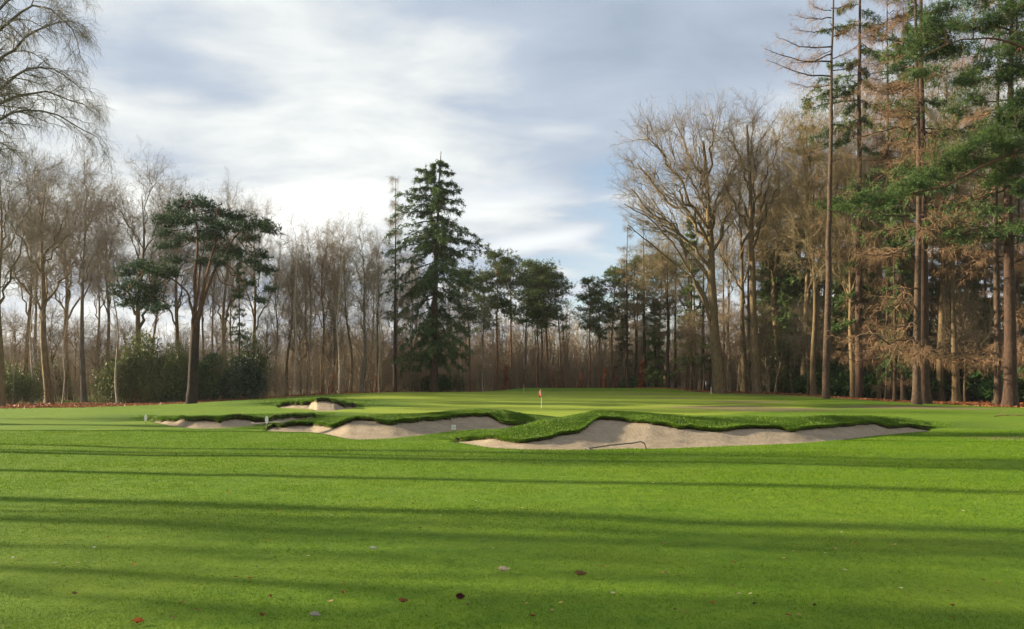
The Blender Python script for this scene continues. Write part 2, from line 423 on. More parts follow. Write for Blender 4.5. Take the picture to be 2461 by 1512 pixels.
# grass blades: short on the fairway near the viewer, long on the bunker mounds and over their lips
M['blade'] = leafy('blade', (.054, .118, .005), (.074, .148, .006), (.098, .174, .008), 3., .3, .8, 0, .05, 8)
M['rough_blade'] = leafy('rough_blade', (.038, .088, .004), (.070, .140, .008), (.108, .185, .012), 1.4, .3, .5, 0, .2, 14)
rng = np.random.default_rng(11)
mb = MB()
n = 760000
yy = 5.2+26*rng.random(n)**1.7
xx = (rng.random(n)*2-1)*(.63*yy+5*np.exp(-((yy-5)/14)**2)+1)
z, ro, lp = ground(xx, yy)
cut = np.zeros(n, bool); v = CX+F*xx/yy
for b in BUNK:
    Yf, Yl, *_ = bparams(b, v); cut |= (v > b['v0']) & (v < b['v1']) & (yy > Yf-.02)
ok = ~cut; xx, yy, z = xx[ok], yy[ok], z[ok]; n = len(xx)
d = rng.normal(size=(n, 3))*.55; d[:, 2] = 1
pat = .6+.8*fbm(xx*.9, yy*.9, 31)
tris(mb, np.stack([xx, yy, z-.004], 1), d, (.012+(.012*rng.random(n)))*pat*np.clip(yy/9, 1, 1.5), .0028+.0005*yy, rng)
tag(link('lawn_grass', mb.mesh('lawn_grass', M['blade'], False)), 'short mown grass blades covering the fairway', 'grass', None, 'stuff')

mb = MB()
n = 420000
w = np.array([.12, .16, .3, .42])
P_, D_, L_, W_ = [], [], [], []
for b, wi in zip(BUNK, w):
    nb = int(n*wi)
    v = b['v0']-110+(b['v1']-b['v0']+220)*rng.random(nb)
    Yf, Yl, Yc, hl, hc, k = bparams(b, v)
    u = rng.random(nb)**1.25
    y = Yl+.02+(Yc-Yl+b['back']*.5*k)*u
    x = (v-CX)/F*y
    z, ro, lp = ground(x, y)
    ro = ro*np.where((v < b['v0']) | (v > b['v1']), (1-np.clip(np.maximum(b['v0']-v, v-b['v1'])/100, 0, 1))**1.5, 1); keep = rng.random(nb) < ro
    p = np.stack([x, y, z-.01], 1)[keep]; kk = k[keep]; m_ = len(p)
    d = rng.normal(size=(m_, 3))*.5; d[:, 2] = .75; d[:, 1] -= .25; d[:, 0] += .15
    cl = .45+1.1*fbm(p[:, 0]*1.7, p[:, 1]*1.7, 8)
    P_.append(p); D_.append(d); L_.append((.026+.048*rng.random(m_))*cl*kk**.6*(.25+.75*ro[keep])); W_.append(.013*kk**.8*np.ones(m_))
    # the fringe that hangs over the lip
    nf = int(34000*wi*2.2)
    v = b['v0']+(b['v1']-b['v0'])*rng.random(nf)
    Yf, Yl, Yc, hl, hc, k = bparams(b, v)
    tipf = sstep(0, .03, np.minimum(v-b['v0'], b['v1']-v)/(b['v1']-b['v0']))
    y = Yl+.10*rng.random(nf)*k; x = (v-CX)/F*y
    z = base(x, y)+hl+.10*k*tipf
    clp = fbm(x*2.2, x*0+2, 14)
    d = rng.normal(size=(nf, 3))*.4; d[:, 1] -= .9; d[:, 2] += .1-.75*rng.random(nf)
    P_.append(np.stack([x, y, z-.02], 1)); D_.append(d); L_.append((.03+.06*rng.random(nf))*(.35+1.2*clp)*k**.7*(.3+.7*tipf)); W_.append(.014*k**.8)
blades(mb, np.concatenate(P_), np.concatenate(D_), np.concatenate(L_), np.concatenate(W_), rng)
tag(link('rough_grass', mb.mesh('rough_grass', M['rough_blade'], False)), 'longer dark grass on the mounds and hanging over the bunker lips', 'grass', None, 'stuff')

# fallen leaves under the trees, far too many to count
mb = MB(); n = 60000
xx = np.concatenate([rng.uniform(-60, -14, n//3), rng.uniform(14, 62, n-n//3)]); yy = wood_edge(xx)+rng.exponential(7, n)-1.5+rng.normal(size=n)*1.3
z, _, _ = ground(xx, yy)
d = rng.normal(size=(n, 3)); d[:, 2] = np.abs(d[:, 2])*.5
blades(mb, np.stack([xx, yy, z+.01], 1), d, .10+.09*rng.random(n), .09, rng)
tag(link('leaf_litter', mb.mesh('leaf_litter', M['litter_leaf'], False)), 'rust coloured fallen leaves carpeting the ground under the trees', 'leaf litter', None, 'stuff')
# ------------------------------------------------------------------ trees
def trunk_line(H, r0, rng, k=14, lean=0, wob=.02, flare=1.5, top=.08):
    u = np.linspace(0, 1, k)
    P = np.zeros((1, k, 3)); P[0, :, 2] = u*H
    a = rng.random(4)*6.28
    P[0, :, 0] = lean*u+wob*H*(np.sin(u*5+a[0])-np.sin(a[0]))*.5+wob*H*.4*(np.sin(u*11+a[1])-np.sin(a[1]))
    P[0, :, 1] = wob*H*(np.sin(u*4.3+a[2])-np.sin(a[2]))*.5
    R = r0*(1-(1-top)*u**.9)[None]*(1+(flare-1)*np.exp(-u*H/.45))[None]
    return dens(P, R)

def dens(P, R):
    """an extra ring near the foot so that the root flare shows"""
    P2 = np.insert(P, 1, P[:, 0]+(P[:, 1]-P[:, 0])*.22, axis=1); P2 = np.insert(P2, 2, P[:, 0]+(P[:, 1]-P[:, 0])*.5, axis=1)
    R2 = np.insert(R, 1, R[:, 1]+(R[:, 0]-R[:, 1])*.35, axis=1); R2 = np.insert(R2, 2, R[:, 1]+(R[:, 0]-R[:, 1])*.08, axis=1)
    P2[:, 0, 2] -= .3
    return P2, R2

def kmeans(p, k, rng, it=6):
    c = p[rng.choice(len(p), k, replace=False)]
    for _ in range(it):
        a = np.argmin(((p[:, None]-c[None])**2).sum(-1), 1)
        c = np.array([p[a == i].mean(0) if (a == i).any() else c[i] for i in range(k)])
    return a, c

def hermite(p0, p1, t0, t1, k):
    u = np.linspace(0, 1, k)[None, :, None]; p0, p1, t0, t1 = (q[:, None] for q in (p0, p1, t0, t1))
    return (2*u**3-3*u**2+1)*p0+(u**3-2*u**2+u)*t0+(3*u**2-2*u**3)*p1+(u**3-u**2)*t1

def crown_tree(rng, tr, cr, P0, R0, C, rad, k1=9, k2=7, ntip=430, zmin=.3, rmax=.5, m4=9, m5=6, lo=-.55, tw=.0055):
    """limbs fanning from the trunk P0 to fill a domed crown centred on C with half sizes rad"""
    q = norm(rng.normal(size=(ntip*3, 3))); q = q[q[:, 2] > lo][:ntip]
    q = q*(rng.random((len(q), 1))**.42)
    lum = 1+.10*np.sin(q[:, :1]*4+rng.random()*6)+.08*np.cos(q[:, 1:2]*5+rng.random()*6)
    tips = np.asarray(C)+q*lum*np.asarray(rad)
    H = P0[0, -1, 2]; zt = P0[0, :, 2]
    a1, c1 = kmeans(tips, k1, rng)
    def trunk_at(z): return np.stack([np.interp(z, zt, P0[0, :, 0]), np.interp(z, zt, P0[0, :, 1]), z], -1)
    hd = np.linalg.norm(c1[:, :2]-trunk_at(c1[:, 2])[:, :2], axis=1)
    z0 = np.clip(c1[:, 2]-.9*hd-rng.uniform(.05, .22, k1)*H, zmin*H*(1+.5*rng.random(k1)), H*.8)
    s0 = trunk_at(z0); D = c1-s0; Ln = np.linalg.norm(D, axis=1, keepdims=True)
    t0 = norm(D*[1, 1, .5]+[0, 0, .9]*Ln)*Ln*.9; t1 = norm(D+[0, 0, .35]*Ln)*Ln*.9
    P1 = hermite(s0, c1, t0, t1, 12); P1[:, 1:-1] += rng.normal(size=(k1, 10, 3))*.022*Ln[:, None]
    r1 = np.clip(np.interp(z0, zt, R0[0])*(.52+.22*rng.random(k1)), .06, rmax)
    R1 = r1[:, None]*np.linspace(1, .28, 12)[None]; tubes(tr, P1, R1, 7)
    S, E, T0, T1, RR = [], [], [], [], []; lev3 = []
    for i in range(k1):
        g = tips[a1 == i]
        if len(g) < 2: continue
        kk = min(k2, len(g)); a2, c2 = kmeans(g, kk, rng, 4)
        tt = .22+.68*rng.random(kk); p, T = at(P1[i:i+1], tt[None]); p, T = p[0], T[0]
        d = c2-p; l = np.linalg.norm(d, axis=1, keepdims=True)
        S.append(p); E.append(p+d*.82); T0.append(norm(T*.9+norm(d)*.7)*l); T1.append(norm(d+[0, 0, .2]*l)*l*.8); RR.append(np.maximum(r1[i]*(1-.72*tt)*.55, .02))
        lev3 += [g[a2 == j] for j in range(kk)]
    S, E, T0, T1, RR = map(np.concatenate, (S, E, T0, T1, RR))
    P2 = hermite(S, E, T0, T1, 9); P2[:, 1:-1] += rng.normal(size=(len(P2), 7, 3))*.03*np.linalg.norm(E-S, axis=1)[:, None, None]
    R2 = RR[:, None]*np.linspace(1, .3, 9)[None]; tubes(cr, P2, R2, 5)
    idx = np.concatenate([np.full(len(g), i) for i, g in enumerate(lev3)]); tp = np.concatenate(lev3)
    tt = .2+.8*rng.random(len(tp)); p, T = at(P2[idx], tt[:, None]); p, T = p[:, 0], T[:, 0]
    d = tp-p; l = np.linalg.norm(d, axis=1, keepdims=True)
    P3 = hermite(p, tp, norm(T+norm(d))*l, norm(d+[0, 0, .25]*l)*l, 6); P3[:, 1:-1] += rng.normal(size=(len(P3), 4, 3))*.035*l[:, None]
    R3 = np.maximum(RR[idx]*(1-.7*tt)*.6, .013)[:, None]*np.linspace(1, .4, 6)[None]; tubes(cr, P3, R3, 4)
    P4, R4 = spawn(P3, R3, m4, rng, (.1, 1), (25, 62), (.6, 1.5), 4, .03, .09, .6, .0075, .4); tubes(cr, P4, R4, 3)
    P5, R5 = spawn(P4, R4, m5, rng, (.1, 1), (28, 68), (.3, .75), 3, .02, .1, .7, tw, .3); tubes(cr, P5, R5, 3)
    # a few bare snags lower on the trunk
    Ps, Rs = spawn(P0, R0, 6, rng, (.2, .55), (45, 85), (.8, 2.5), 6, .04, .08, .12, .015, .3); tubes(tr, Ps, Rs, 4)
    Pq, Rq = spawn(Ps, Rs, 7, rng, (.3, 1), (30, 65), (.4, 1.), 4, .03, .09, .6, .007, .3); tubes(cr, Pq, Rq, 3)

def broadleaf(seed, H=22., r0=.33, w=4.6, base_=.34, lean=0, k1=9, bark_='oak_bark', twig='twig', ntip=400, fork=0, m4=6, m5=4):
    rng = np.random.default_rng(seed); tr = MB(); cr = MB()
    P0, R0 = trunk_line(H*.80, r0, rng, lean=lean, wob=.018); tubes(tr, P0, R0, 9)
    zc = H*(.62+base_*.12)
    C = (P0[0, -1, 0]*.8, P0[0, -1, 1]*.8, zc)
    crown_tree(rng, tr, cr, P0, R0, C, (w, w, H-zc), k1, 7, ntip, base_*.75, .3, m4, m5, -.8)
    return dict(H=H, parts=[('trunk', tr.mesh('trunk', M[bark_])), ('crown', cr.mesh('crown', M[twig], False))])

def pole(seed, H=14., r0=.10, bark_='pale_bark', twig='twig_grey', lean=1.5, n=10):
    rng = np.random.default_rng(seed); tr = MB(); cr = MB()
    P0, R0 = trunk_line(H, r0, rng, lean=lean, wob=.025, top=.15); tubes(tr, P0, R0, 7)
    P1, R1 = spawn(P0, R0, n, rng, (.35, 1), (25, 50), (H*.12, H*.28), 6, .08, .06, .5, .015, .5); tubes(cr, P1, R1, 4)
    P2, R2 = spawn(P1, R1, 8, rng, (.2, 1), (25, 60), (.6, 1.6), 4, .03, .08, .6, .009, .4); tubes(cr, P2, R2, 3)
    P3, R3 = spawn(P2, R2, 6, rng, (.1, 1), (25, 60), (.3, .7), 3, 0, .1, .6, .007, .3); tubes(cr, P3, R3, 3)
    return dict(H=H, parts=[('trunk', tr.mesh('trunk', M[bark_])), ('crown', cr.mesh('crown', M[twig], False))])

def pads(mb, C, S, n, rng, L=.34, W=.06, up=.45, tri=True):
    """needle tufts through flattened cushions: C centres, S half sizes, n per unit of size"""
    C = np.asarray(C, float); S = np.asarray(S, float)
    cnt = np.maximum((n*(S[:, 0]*S[:, 1]*S[:, 2])**.62).astype(int), 8)
    idx = np.repeat(np.arange(len(C)), cnt); N_ = len(idx)
    q = rng.normal(size=(N_, 3))*.52
    q = q*np.minimum(1, 1.25/np.linalg.norm(q, axis=1, keepdims=True))
    lump = 1+.4*np.sin(q[:, :1]*5+idx[:, None])*np.cos(q[:, 1:2]*6+idx[:, None]*2)
    q[:, 2] = np.where(q[:, 2] < -.2, q[:, 2]*.5, q[:, 2])
    tilt = rng.normal(size=(len(C), 2))*.22
    p = C[idx]+q*S[idx]*lump; p[:, 2] += (q[:, 0]*tilt[idx, 0]+q[:, 1]*tilt[idx, 1])*S[idx, 0]
    m = 7
    pp = np.repeat(p, m, 0)
    d = rng.normal(size=(len(pp), 3)); d = norm(d)+np.repeat(norm(q*[1, 1, .6]), m, 0)*.55; d[:, 2] += up
    tris(mb, pp, d, L*(.6+.8*rng.random(len(pp))), W, rng)

def pad_twigs(mb, C, A, rng, r=.03):
    """crooked branchlets from points A to the cushions C"""
    n = len(C); u = np.linspace(0, 1, 6)
    P = A[:, None]+(C-A)[:, None]*u[None, :, None]
    P[:, :, 2] += (-.12*np.linalg.norm(C-A, axis=1))[:, None]*(np.sin(u*PI))[None]
    P[:, 1:-1] += rng.normal(size=(n, 4, 3))*.06*np.linalg.norm(C-A, axis=1)[:, None, None]
    tubes(mb, P, r*(1-.7*u)[None]*np.ones((n, 1)), 4)

def scots(seed, H=20., r0=.2, base_=.55, w=3.2, npad=44, lean=0, needle='needle_olive'):
    rng = np.random.default_rng(seed); tr = MB(); cr = MB()
    P0, R0 = trunk_line(H*.95, r0, rng, lean=lean, wob=.012, top=.25, flare=1.25); tubes(tr, P0, R0, 8)
    t = base_+(1-base_)*rng.random(npad)**.8
    p, T = at(P0, t[None]); p = p[0]
    a = rng.random(npad)*2*PI
    rad = w*np.sin(np.clip((t-base_)/(1-base_)*.85+.12, 0, 1)*PI)**.6*(.25+.75*rng.random(npad))
    C = p+np.stack([np.cos(a)*rad, np.sin(a)*rad, rad*.35+.3], 1)
    s = (.45+.6*rng.random(npad))*w/2.9
    S = np.stack([s*1.25, s*1.25, s*.62], 1)
    pads(cr, C, S, 84, rng, .36, .065)
    pad_twigs(tr, C, p-[0, 0, .2], rng, .05)
    # a few dead stubs on the bare trunk
    P1, R1 = spawn(P0, R0, 9, rng, (.3, base_+.1), (70, 100), (.5, 1.8), 4, -.02, .08, .2, .012, .2); tubes(tr, P1, R1, 4)
    return dict(H=H, parts=[('trunk', tr.mesh('trunk', M['orange_bark'])), ('crown', cr.mesh('crown', M[needle], False))])

def conifer(seed, H=24., r0=.3, base_=.15, w=3.6, nb=70, gap=.25, droop=.35, mat='spruce', bark_='pine_bark', prof=None, bl=.42, dens_=1., top_w=.25, ms=14):
    """spruce or fir: tiers of drooping boughs carrying hanging sprays"""
    rng = np.random.default_rng(seed); tr = MB(); cr = MB()
    P0, R0 = trunk_line(H, r0, rng, wob=.004, top=.06); tubes(tr, P0, R0, 9)
    k = 8; u = np.linspace(0, 1, k)
    t = base_+(1-base_)*np.sort(rng.random(nb))**.92
    keep = rng.random(nb) > gap*(t < .85); t = t[keep]; nb = len(t)
    a = np.arange(nb)*2.4+rng.random(nb)*.7
    if prof is None: L = w*np.clip((1-t)/(1-base_), 0, 1)**.75*(.55+.6*rng.random(nb))+top_w
    else: L = prof(t, a)*(.8+.35*rng.random(nb))
    p, _ = at(P0, t[None]); p = p[0]
    dr = droop*(.3+1.1*(1-t))*(.6+.7*rng.random(nb))
    x = u[None]*L[:, None]
    zz = -dr[:, None]*L[:, None]*(u**1.2)[None]*1.0+.30*L[:, None]*(u[None]**2.2)*(.2+t[:, None])+ .25*L[:, None]*u[None]*np.clip(t-.75, 0, 1)[:, None]*4
    B = np.stack([p[:, None, 0]+np.cos(a)[:, None]*x, p[:, None, 1]+np.sin(a)[:, None]*x, p[:, None, 2]+zz], -1)
    B[:, 1:] += rng.normal(size=(nb, k-1, 3))*.05*L[:, None, None]*u[None, 1:, None]
    RB = (.012+.011*L)[:, None]*(1-.8*u)[None]
    tubes(tr, B, RB, 5)
    # side sprays
    Q, RQ = spawn(B, RB, ms, rng, (.08, 1), (35, 75), (.16, .34), 5, 0, .06, .5, .006, .45, .12, .75)
    sc_ = np.repeat(L, ms)*1.15
    Q = Q[:, :1]+(Q-Q[:, :1])*np.clip(sc_, .8, 5)[:, None, None]
    tubes(cr, Q, RQ, 3)
    al = np.concatenate([Q.reshape(-1, 5, 3)]); ns = int(15*dens_)
    tt = rng.random((len(al), ns)); pp, TT = at(al, tt)
    pp = pp.reshape(-1, 3); TT = TT.reshape(-1, 3); m = len(pp)
    d = TT*.7+rng.normal(size=(m, 3))*.55; d[:, 2] -= .45
    pp = pp+rng.normal(size=(m, 3))*.07
    tris(cr, pp, d, bl*(.5+.8*rng.random(m)), bl*.24, rng)
    return dict(H=H, parts=[('trunk', tr.mesh('trunk', M[bark_])), ('crown', cr.mesh('crown', M[mat], False))])

def larch(seed, H=26., r0=.3, base_=.2, w=4.5, nb=46, mat='twig_brown', bark_='larch_bark', droop=.3, dense=1., fall=.6):
    """bare larch: long arching boughs with hanging brown twigs"""
    rng = np.random.default_rng(seed); tr = MB(); cr = MB()
    P0, R0 = trunk_line(H, r0, rng, wob=.004, top=.08); tubes(tr, P0, R0, 9)
    k = 8; u = np.linspace(0, 1, k)
    t = base_+(1-base_)*rng.random(nb)
    a = rng.random(nb)*2*PI
    L = w*np.clip((1-t)/(1-base_), .05, 1)**fall*(.4+.7*rng.random(nb))
    p, _ = at(P0, t[None]); p = p[0]
    x = u[None]*L[:, None]; dr = droop*(.4+.9*rng.random(nb))
    zz = -dr[:, None]*x*(1.1-.75*u)[None]+.12*x*t[:, None]*2
    B = np.stack([p[:, None, 0]+np.cos(a)[:, None]*x, p[:, None, 1]+np.sin(a)[:, None]*x, p[:, None, 2]+zz], -1)
    B[:, 1:] += rng.normal(size=(nb, k-1, 3))*.035*L[:, None, None]
    RB = (.014+.009*L)[:, None]*(1-.8*u)[None]; tubes(tr, B, RB, 5)
    Q, RQ = spawn(B, RB, 20, rng, (.12, 1), (35, 75), (.7, 1.7), 5, 0, .06, .5, .006, .5, .25, .5); tubes(cr, Q, RQ, 3)
    S, RS = spawn(Q, RQ, int(10*dense), rng, (.1, 1), (40, 80), (.25, .7), 3, 0, .08, .6, .0055, .3, .5); tubes(cr, S, RS, 3)
    return dict(H=H, parts=[('trunk', tr.mesh('trunk', M[bark_])), ('crown', cr.mesh('crown', M[mat], False))])

def shrub(seed, rx=2.2, ry=2., rz=1.8, n=12000, mat='rhodo', L=.15, W=.065, stems=14):
    rng = np.random.default_rng(seed); tr = MB(); cr = MB()
    nl = 34
    c = norm(rng.normal(size=(nl, 3)))*(rng.random((nl, 1))**.35)*.72
    c[:, 2] = np.abs(c[:, 2])*1.15-.1
    s = .22+.2*rng.random(nl)
    idx = rng.integers(0, nl, n)
    q = norm(rng.normal(size=(n, 3)))*rng.random((n, 1))**.4
    p = (c[idx]+q*s[idx][:, None])*[rx, ry, rz]; p[:, 2] = np.abs(p[:, 2]+.35*rz)*.8
    d = rng.normal(size=(n, 3))*.6+norm(q); d[:, 2] += .15
    blades(cr, p, d, L*(.6+.7*rng.random(n)), W, rng)
    C = c[:stems]*[rx, ry, rz]; C[:, 2] = np.abs(C[:, 2])+.4*rz
    u = np.linspace(0, 1, 6)
    A = C*[.15, .15, 0]; A[:, 2] = -.1
    P = A[:, None]+(C-A)[:, None]*(u**np.array(1.0))[None, :, None]; P[:, 1:-1] += rng.normal(size=(len(C), 4, 3))*.08
    tubes(tr, P, .035*(1-.6*u)[None]*np.ones((len(C), 1)), 5)
    return dict(H=rz*1.05, parts=[('stem', tr.mesh('stem', M['oak_bark'])), ('foliage', cr.mesh('foliage', M[mat], False))])

def sapling(seed, H=3., n=1500, mat='beech_leaf', w=.5):
    rng = np.random.default_rng(seed); tr = MB(); cr = MB()
    P0, R0 = trunk_line(H, .03, rng, k=8, wob=.03, top=.2); tubes(tr, P0, R0, 5)
    P1, R1 = spawn(P0, R0, 16, rng, (.15, 1), (25, 55), (w*.7, w*1.5), 5, .05, .06, .5, .006, .5); tubes(tr, P1, R1, 3)
    p, T = at(P1, rng.random((len(P1), n//16))); p = p.reshape(-1, 3)+rng.normal(size=(len(P1)*(n//16), 3))*.07
    blades(cr, p, rng.normal(size=p.shape)+[0, 0, -.3], .10+.06*rng.random(len(p)), .06, rng)
    return dict(H=H, parts=[('stem', tr.mesh('stem', M['twig'])), ('foliage', cr.mesh('foliage', M[mat], False))])

KIND = dict(
    D1=broadleaf(1, twig='twig_grey', w=5.), D2=broadleaf(2, w=4.4, twig='twig_grey'),
    D3=broadleaf(3, w=4.8, twig='twig_olive', base_=.32), D4=broadleaf(4, w=4.2, twig='twig_olive', base_=.38),
    S1=broadleaf(5, r0=.22, w=2.5, k1=7, ntip=220, bark_='grey_bark', twig='twig_grey', base_=.4), S2=broadleaf(6, r0=.2, w=2.7, k1=7, ntip=230, twig='tan_twig', lean=.8), S3=broadleaf(7, r0=.19, w=2.4, k1=6, ntip=210, twig='tan_twig', lean=-.6, base_=.46),
    B1=pole(8), B2=pole(9, lean=-.9, n=8), B3=pole(10, lean=.5, r0=.13, n=12),
    P5=scots(33, H=26., r0=.30, base_=.68, w=2.4, npad=26), P1=scots(11), P2=scots(12, lean=1.2), P3=scots(13, npad=38, w=2.8, base_=.6), P4=scots(14, lean=-1.6, npad=40),
    C1=conifer(15, mat='spruce_dark'), C2=conifer(16, base_=.25, mat='spruce_dark', gap=.3, w=2.8, nb=120, droop=.5, bl=.32), C4=conifer(27, H=13., r0=.16, base_=.04, w=2.6, nb=110, gap=.3, mat='spruce_dark', droop=.55, bl=.30, dens_=1.1), C3=conifer(17, base_=.08, w=4.2, nb=80, mat='spruce'),
    L1=larch(18), L2=larch(19, base_=.2, w=5., nb=52), L3=larch(20, base_=.4, w=3.6, mat='twig_olive', bark_='pine_bark'),
    U1=broadleaf(31, H=9., r0=.09, w=2.1, base_=.14, ntip=150, k1=6, twig='tan_twig', m4=6, m5=3), U2=broadleaf(32, H=9., r0=.08, w=1.8, base_=.2, ntip=130, k1=6, twig='twig', lean=.8, m4=6, m5=3),
    R1=shrub(21), R2=shrub(22, 2.6, 2., 1.5, mat='rhodo'), H1=shrub(23, 1.8, 1.8, 2.1, 20000, 'holly', .10, .055), O1=shrub(24, 2.4, 2., 2.6, 9500, 'olive_leaf', .13, .05, 24),
    Y1=sapling(25), Y2=sapling(26, 2.4, 1100),
)
NAMES = dict(D='broadleaf_tree', S='slender_tree', B='birch_tree', P='pine_tree', C='spruce_tree', L='larch_tree', R='rhododendron_shrub', H='holly_bush', O='olive_shrub', Y='beech_sapling', U='understorey_tree')
CATS = dict(D='tree', S='tree', B='tree', P='tree', C='tree', L='tree', R='shrub', H='shrub', O='shrub', Y='sapling', U='tree')
prng = np.random.default_rng(5)
def place(kind, px, Y, top, label, group=None, rz=None, wide=1., x=None, name=None):
    T = KIND[kind]; x = PX(px, Y) if x is None else x; z = Gz(x, Y)
    if kind[0] in 'DS': top = top-18
    s = (PZ(top, Y)-z)/T['H']
    o = empty(name or NAMES[kind[0]], (x, Y, z-.03), label, CATS[kind[0]], group, prng.random()*6.28 if rz is None else rz, (s*wide, s*wide, s))
    for n_, me in T['parts']: link(n_, me, o)
    return o

def hero(name, px, Y, label, parts, cat='tree', group=None):
    x = PX(px, Y); z = Gz(x, Y)
    o = empty(name, (x, Y, z-.03), label, cat, group)
    for n_, me in parts: link(n_, me, o)
    return o

def hand(px0, Y0, lines, k=14, rng=None, jit=.04):
    """stems drawn in photograph units (px, py, metres deeper) as polylines standing in the tree's own space"""
    ox = PX(px0, Y0); oz = Gz(ox, Y0)-.03
    P = []
    for ln in lines:
        a = np.array([(q+(0,))[:3] for q in ln], float); Yd = Y0+a[:, 2]
        w = np.stack([PX(a[:, 0], Yd)-ox, a[:, 2], PZ(a[:, 1], Yd)-oz], 1)
        s = np.concatenate([[0], np.cumsum(np.linalg.norm(np.diff(w, axis=0), axis=1))]); u = np.linspace(0, s[-1], k)
        q = np.stack([np.interp(u, s, w[:, i]) for i in range(3)], 1)
        for _ in range(2): q[1:-1] = .25*q[:-2]+.5*q[1:-1]+.25*q[2:]
        if rng is not None: q[1:-1] += rng.normal(size=(k-2, 3))*jit
        P.append(q)
    return np.array(P)

def to_local(px0, Y0, pts):
    ox = PX(px0, Y0); oz = Gz(ox, Y0)-.03
    a = np.array(pts, float)
    return np.stack([PX(a[:, 0], Y0+a[:, 2])-ox, a[:, 2], PZ(a[:, 1], Y0+a[:, 2])-oz], 1)

# --- the lone pine on the lawn
rng = np.random.default_rng(40)
x0, Y0 = 460, 67.5
tr = MB(); cr = MB()
A = hand(x0, Y0, [[(460, 975), (464, 900), (468, 820), (470, 770)]], 10, rng, .02); RA = np.linspace(.40, .34, 10)[None]; RA = RA*(1+.35*np.exp(-np.arange(10)[None]/.6))
tubes(tr, *dens(A, RA), 11)
stems = [[(464, 790), (462, 740, -.2), (455, 700, -.4), (440, 690, -.5), (405, 665, -.8), (350, 640, -1)],
         [(468, 790), (470, 720, .2), (471, 640, .3), (473, 560, .4), (470, 500, .3), (455, 480, .2)],
         [(472, 780), (483, 710, -.4), (500, 650, -.7), (515, 600, -1), (525, 540, -1.2), (520, 500, -1.3)],
         [(475, 775), (495, 700, .5), (520, 640, .9), (545, 590, 1.3), (580, 550, 1.6), (620, 530, 1.8)],
         [(470, 740), (478, 660, 1.), (490, 600, 1.8), (500, 540, 2.2), (480, 500, 2.4), (470, 490, 2.4)]]
Sx = hand(x0, Y0, stems, 14, rng, .05); RS = np.array([.13, .19, .16, .16, .12])[:, None]*np.linspace(1, .25, 14)[None]
tubes(tr, Sx, RS, 8)
PD = [(440,490,38,16),(480,485,40,16),(520,495,36,15),(420,510,34,14),(400,535,34,15),(390,560,30,13),(440,530,44,18),(490,525,44,18),(545,515,36,14),(570,525,30,13),(410,590,36,14),(450,575,40,16),(500,565,44,16),(545,555,40,16),(590,545,36,16),(620,530,34,14),(640,545,30,13),(660,555,20,9),(600,580,40,16),(560,595,36,13),(470,620,34,12),(440,615,28,10),(630,610,30,16),(605,625,30,13),(645,650,24,13),(620,655,28,14),(600,680,24,10),(650,690,22,14),(640,720,22,10),
      (340,640,44,15),(310,655,34,13),(370,650,40,15),(330,680,44,14),(285,690,30,14),(270,710,22,9),(360,690,36,13),(310,720,38,13),(350,735,46,13),(390,745,32,9),(400,640,28,11),(420,660,16,7),(510,600,26,10),(535,625,24,9),(375,715,30,10)]
PD = np.array(PD, float); PD[:, 0] += rng.normal(size=len(PD))*6; PD[:, 1] += rng.normal(size=len(PD))*5; PD[:, 2:] *= rng.uniform(.65, 1.1, (len(PD), 1))
dy = rng.normal(size=len(PD))*1.3; dy = np.where((PD[:, 0] > 590) & (PD[:, 1] > 560), 2.+dy*.5, dy)
C = to_local(x0, Y0, np.stack([PD[:, 0], PD[:, 1]+4, dy], 1)); s = Y0/F; PD[PD[:, 0] < 405, 2:] *= 1.15
S = np.stack([PD[:, 2]*s*.86, PD[:, 2]*s*.86, PD[:, 3]*s*1.08], 1)
pads(cr, C, S, 255, rng, .34, .05, .35)
allp = np.concatenate([Sx[:, 4:]]).reshape(-1, 3)
near = allp[np.argmin(np.linalg.norm(C[:, None]-allp[None]+[0, 0, .8], axis=-1), 1)]
pad_twigs(tr, C, near, rng, .055)
P1, R1 = spawn(Sx, RS, 7, rng, (.15, .8), (40, 90), (.5, 1.6), 5, 0, .1, .15, .012); tubes(tr, P1, R1, 4)
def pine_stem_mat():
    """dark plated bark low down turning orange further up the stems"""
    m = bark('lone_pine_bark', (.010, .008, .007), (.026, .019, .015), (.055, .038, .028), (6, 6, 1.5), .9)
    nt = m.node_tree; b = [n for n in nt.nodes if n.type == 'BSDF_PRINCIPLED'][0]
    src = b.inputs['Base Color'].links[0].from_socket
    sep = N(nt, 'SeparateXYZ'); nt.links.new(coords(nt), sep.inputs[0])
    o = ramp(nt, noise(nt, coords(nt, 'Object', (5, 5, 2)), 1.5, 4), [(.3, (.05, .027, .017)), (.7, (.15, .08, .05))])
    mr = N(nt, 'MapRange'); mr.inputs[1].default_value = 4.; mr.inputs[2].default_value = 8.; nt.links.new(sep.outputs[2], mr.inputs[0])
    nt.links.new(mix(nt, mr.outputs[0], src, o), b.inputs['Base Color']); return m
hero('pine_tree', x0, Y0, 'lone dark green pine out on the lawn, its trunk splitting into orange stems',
     [('trunk', tr.mesh('trunk', pine_stem_mat())), ('crown', cr.mesh('crown', M['needle_dark'], False))])

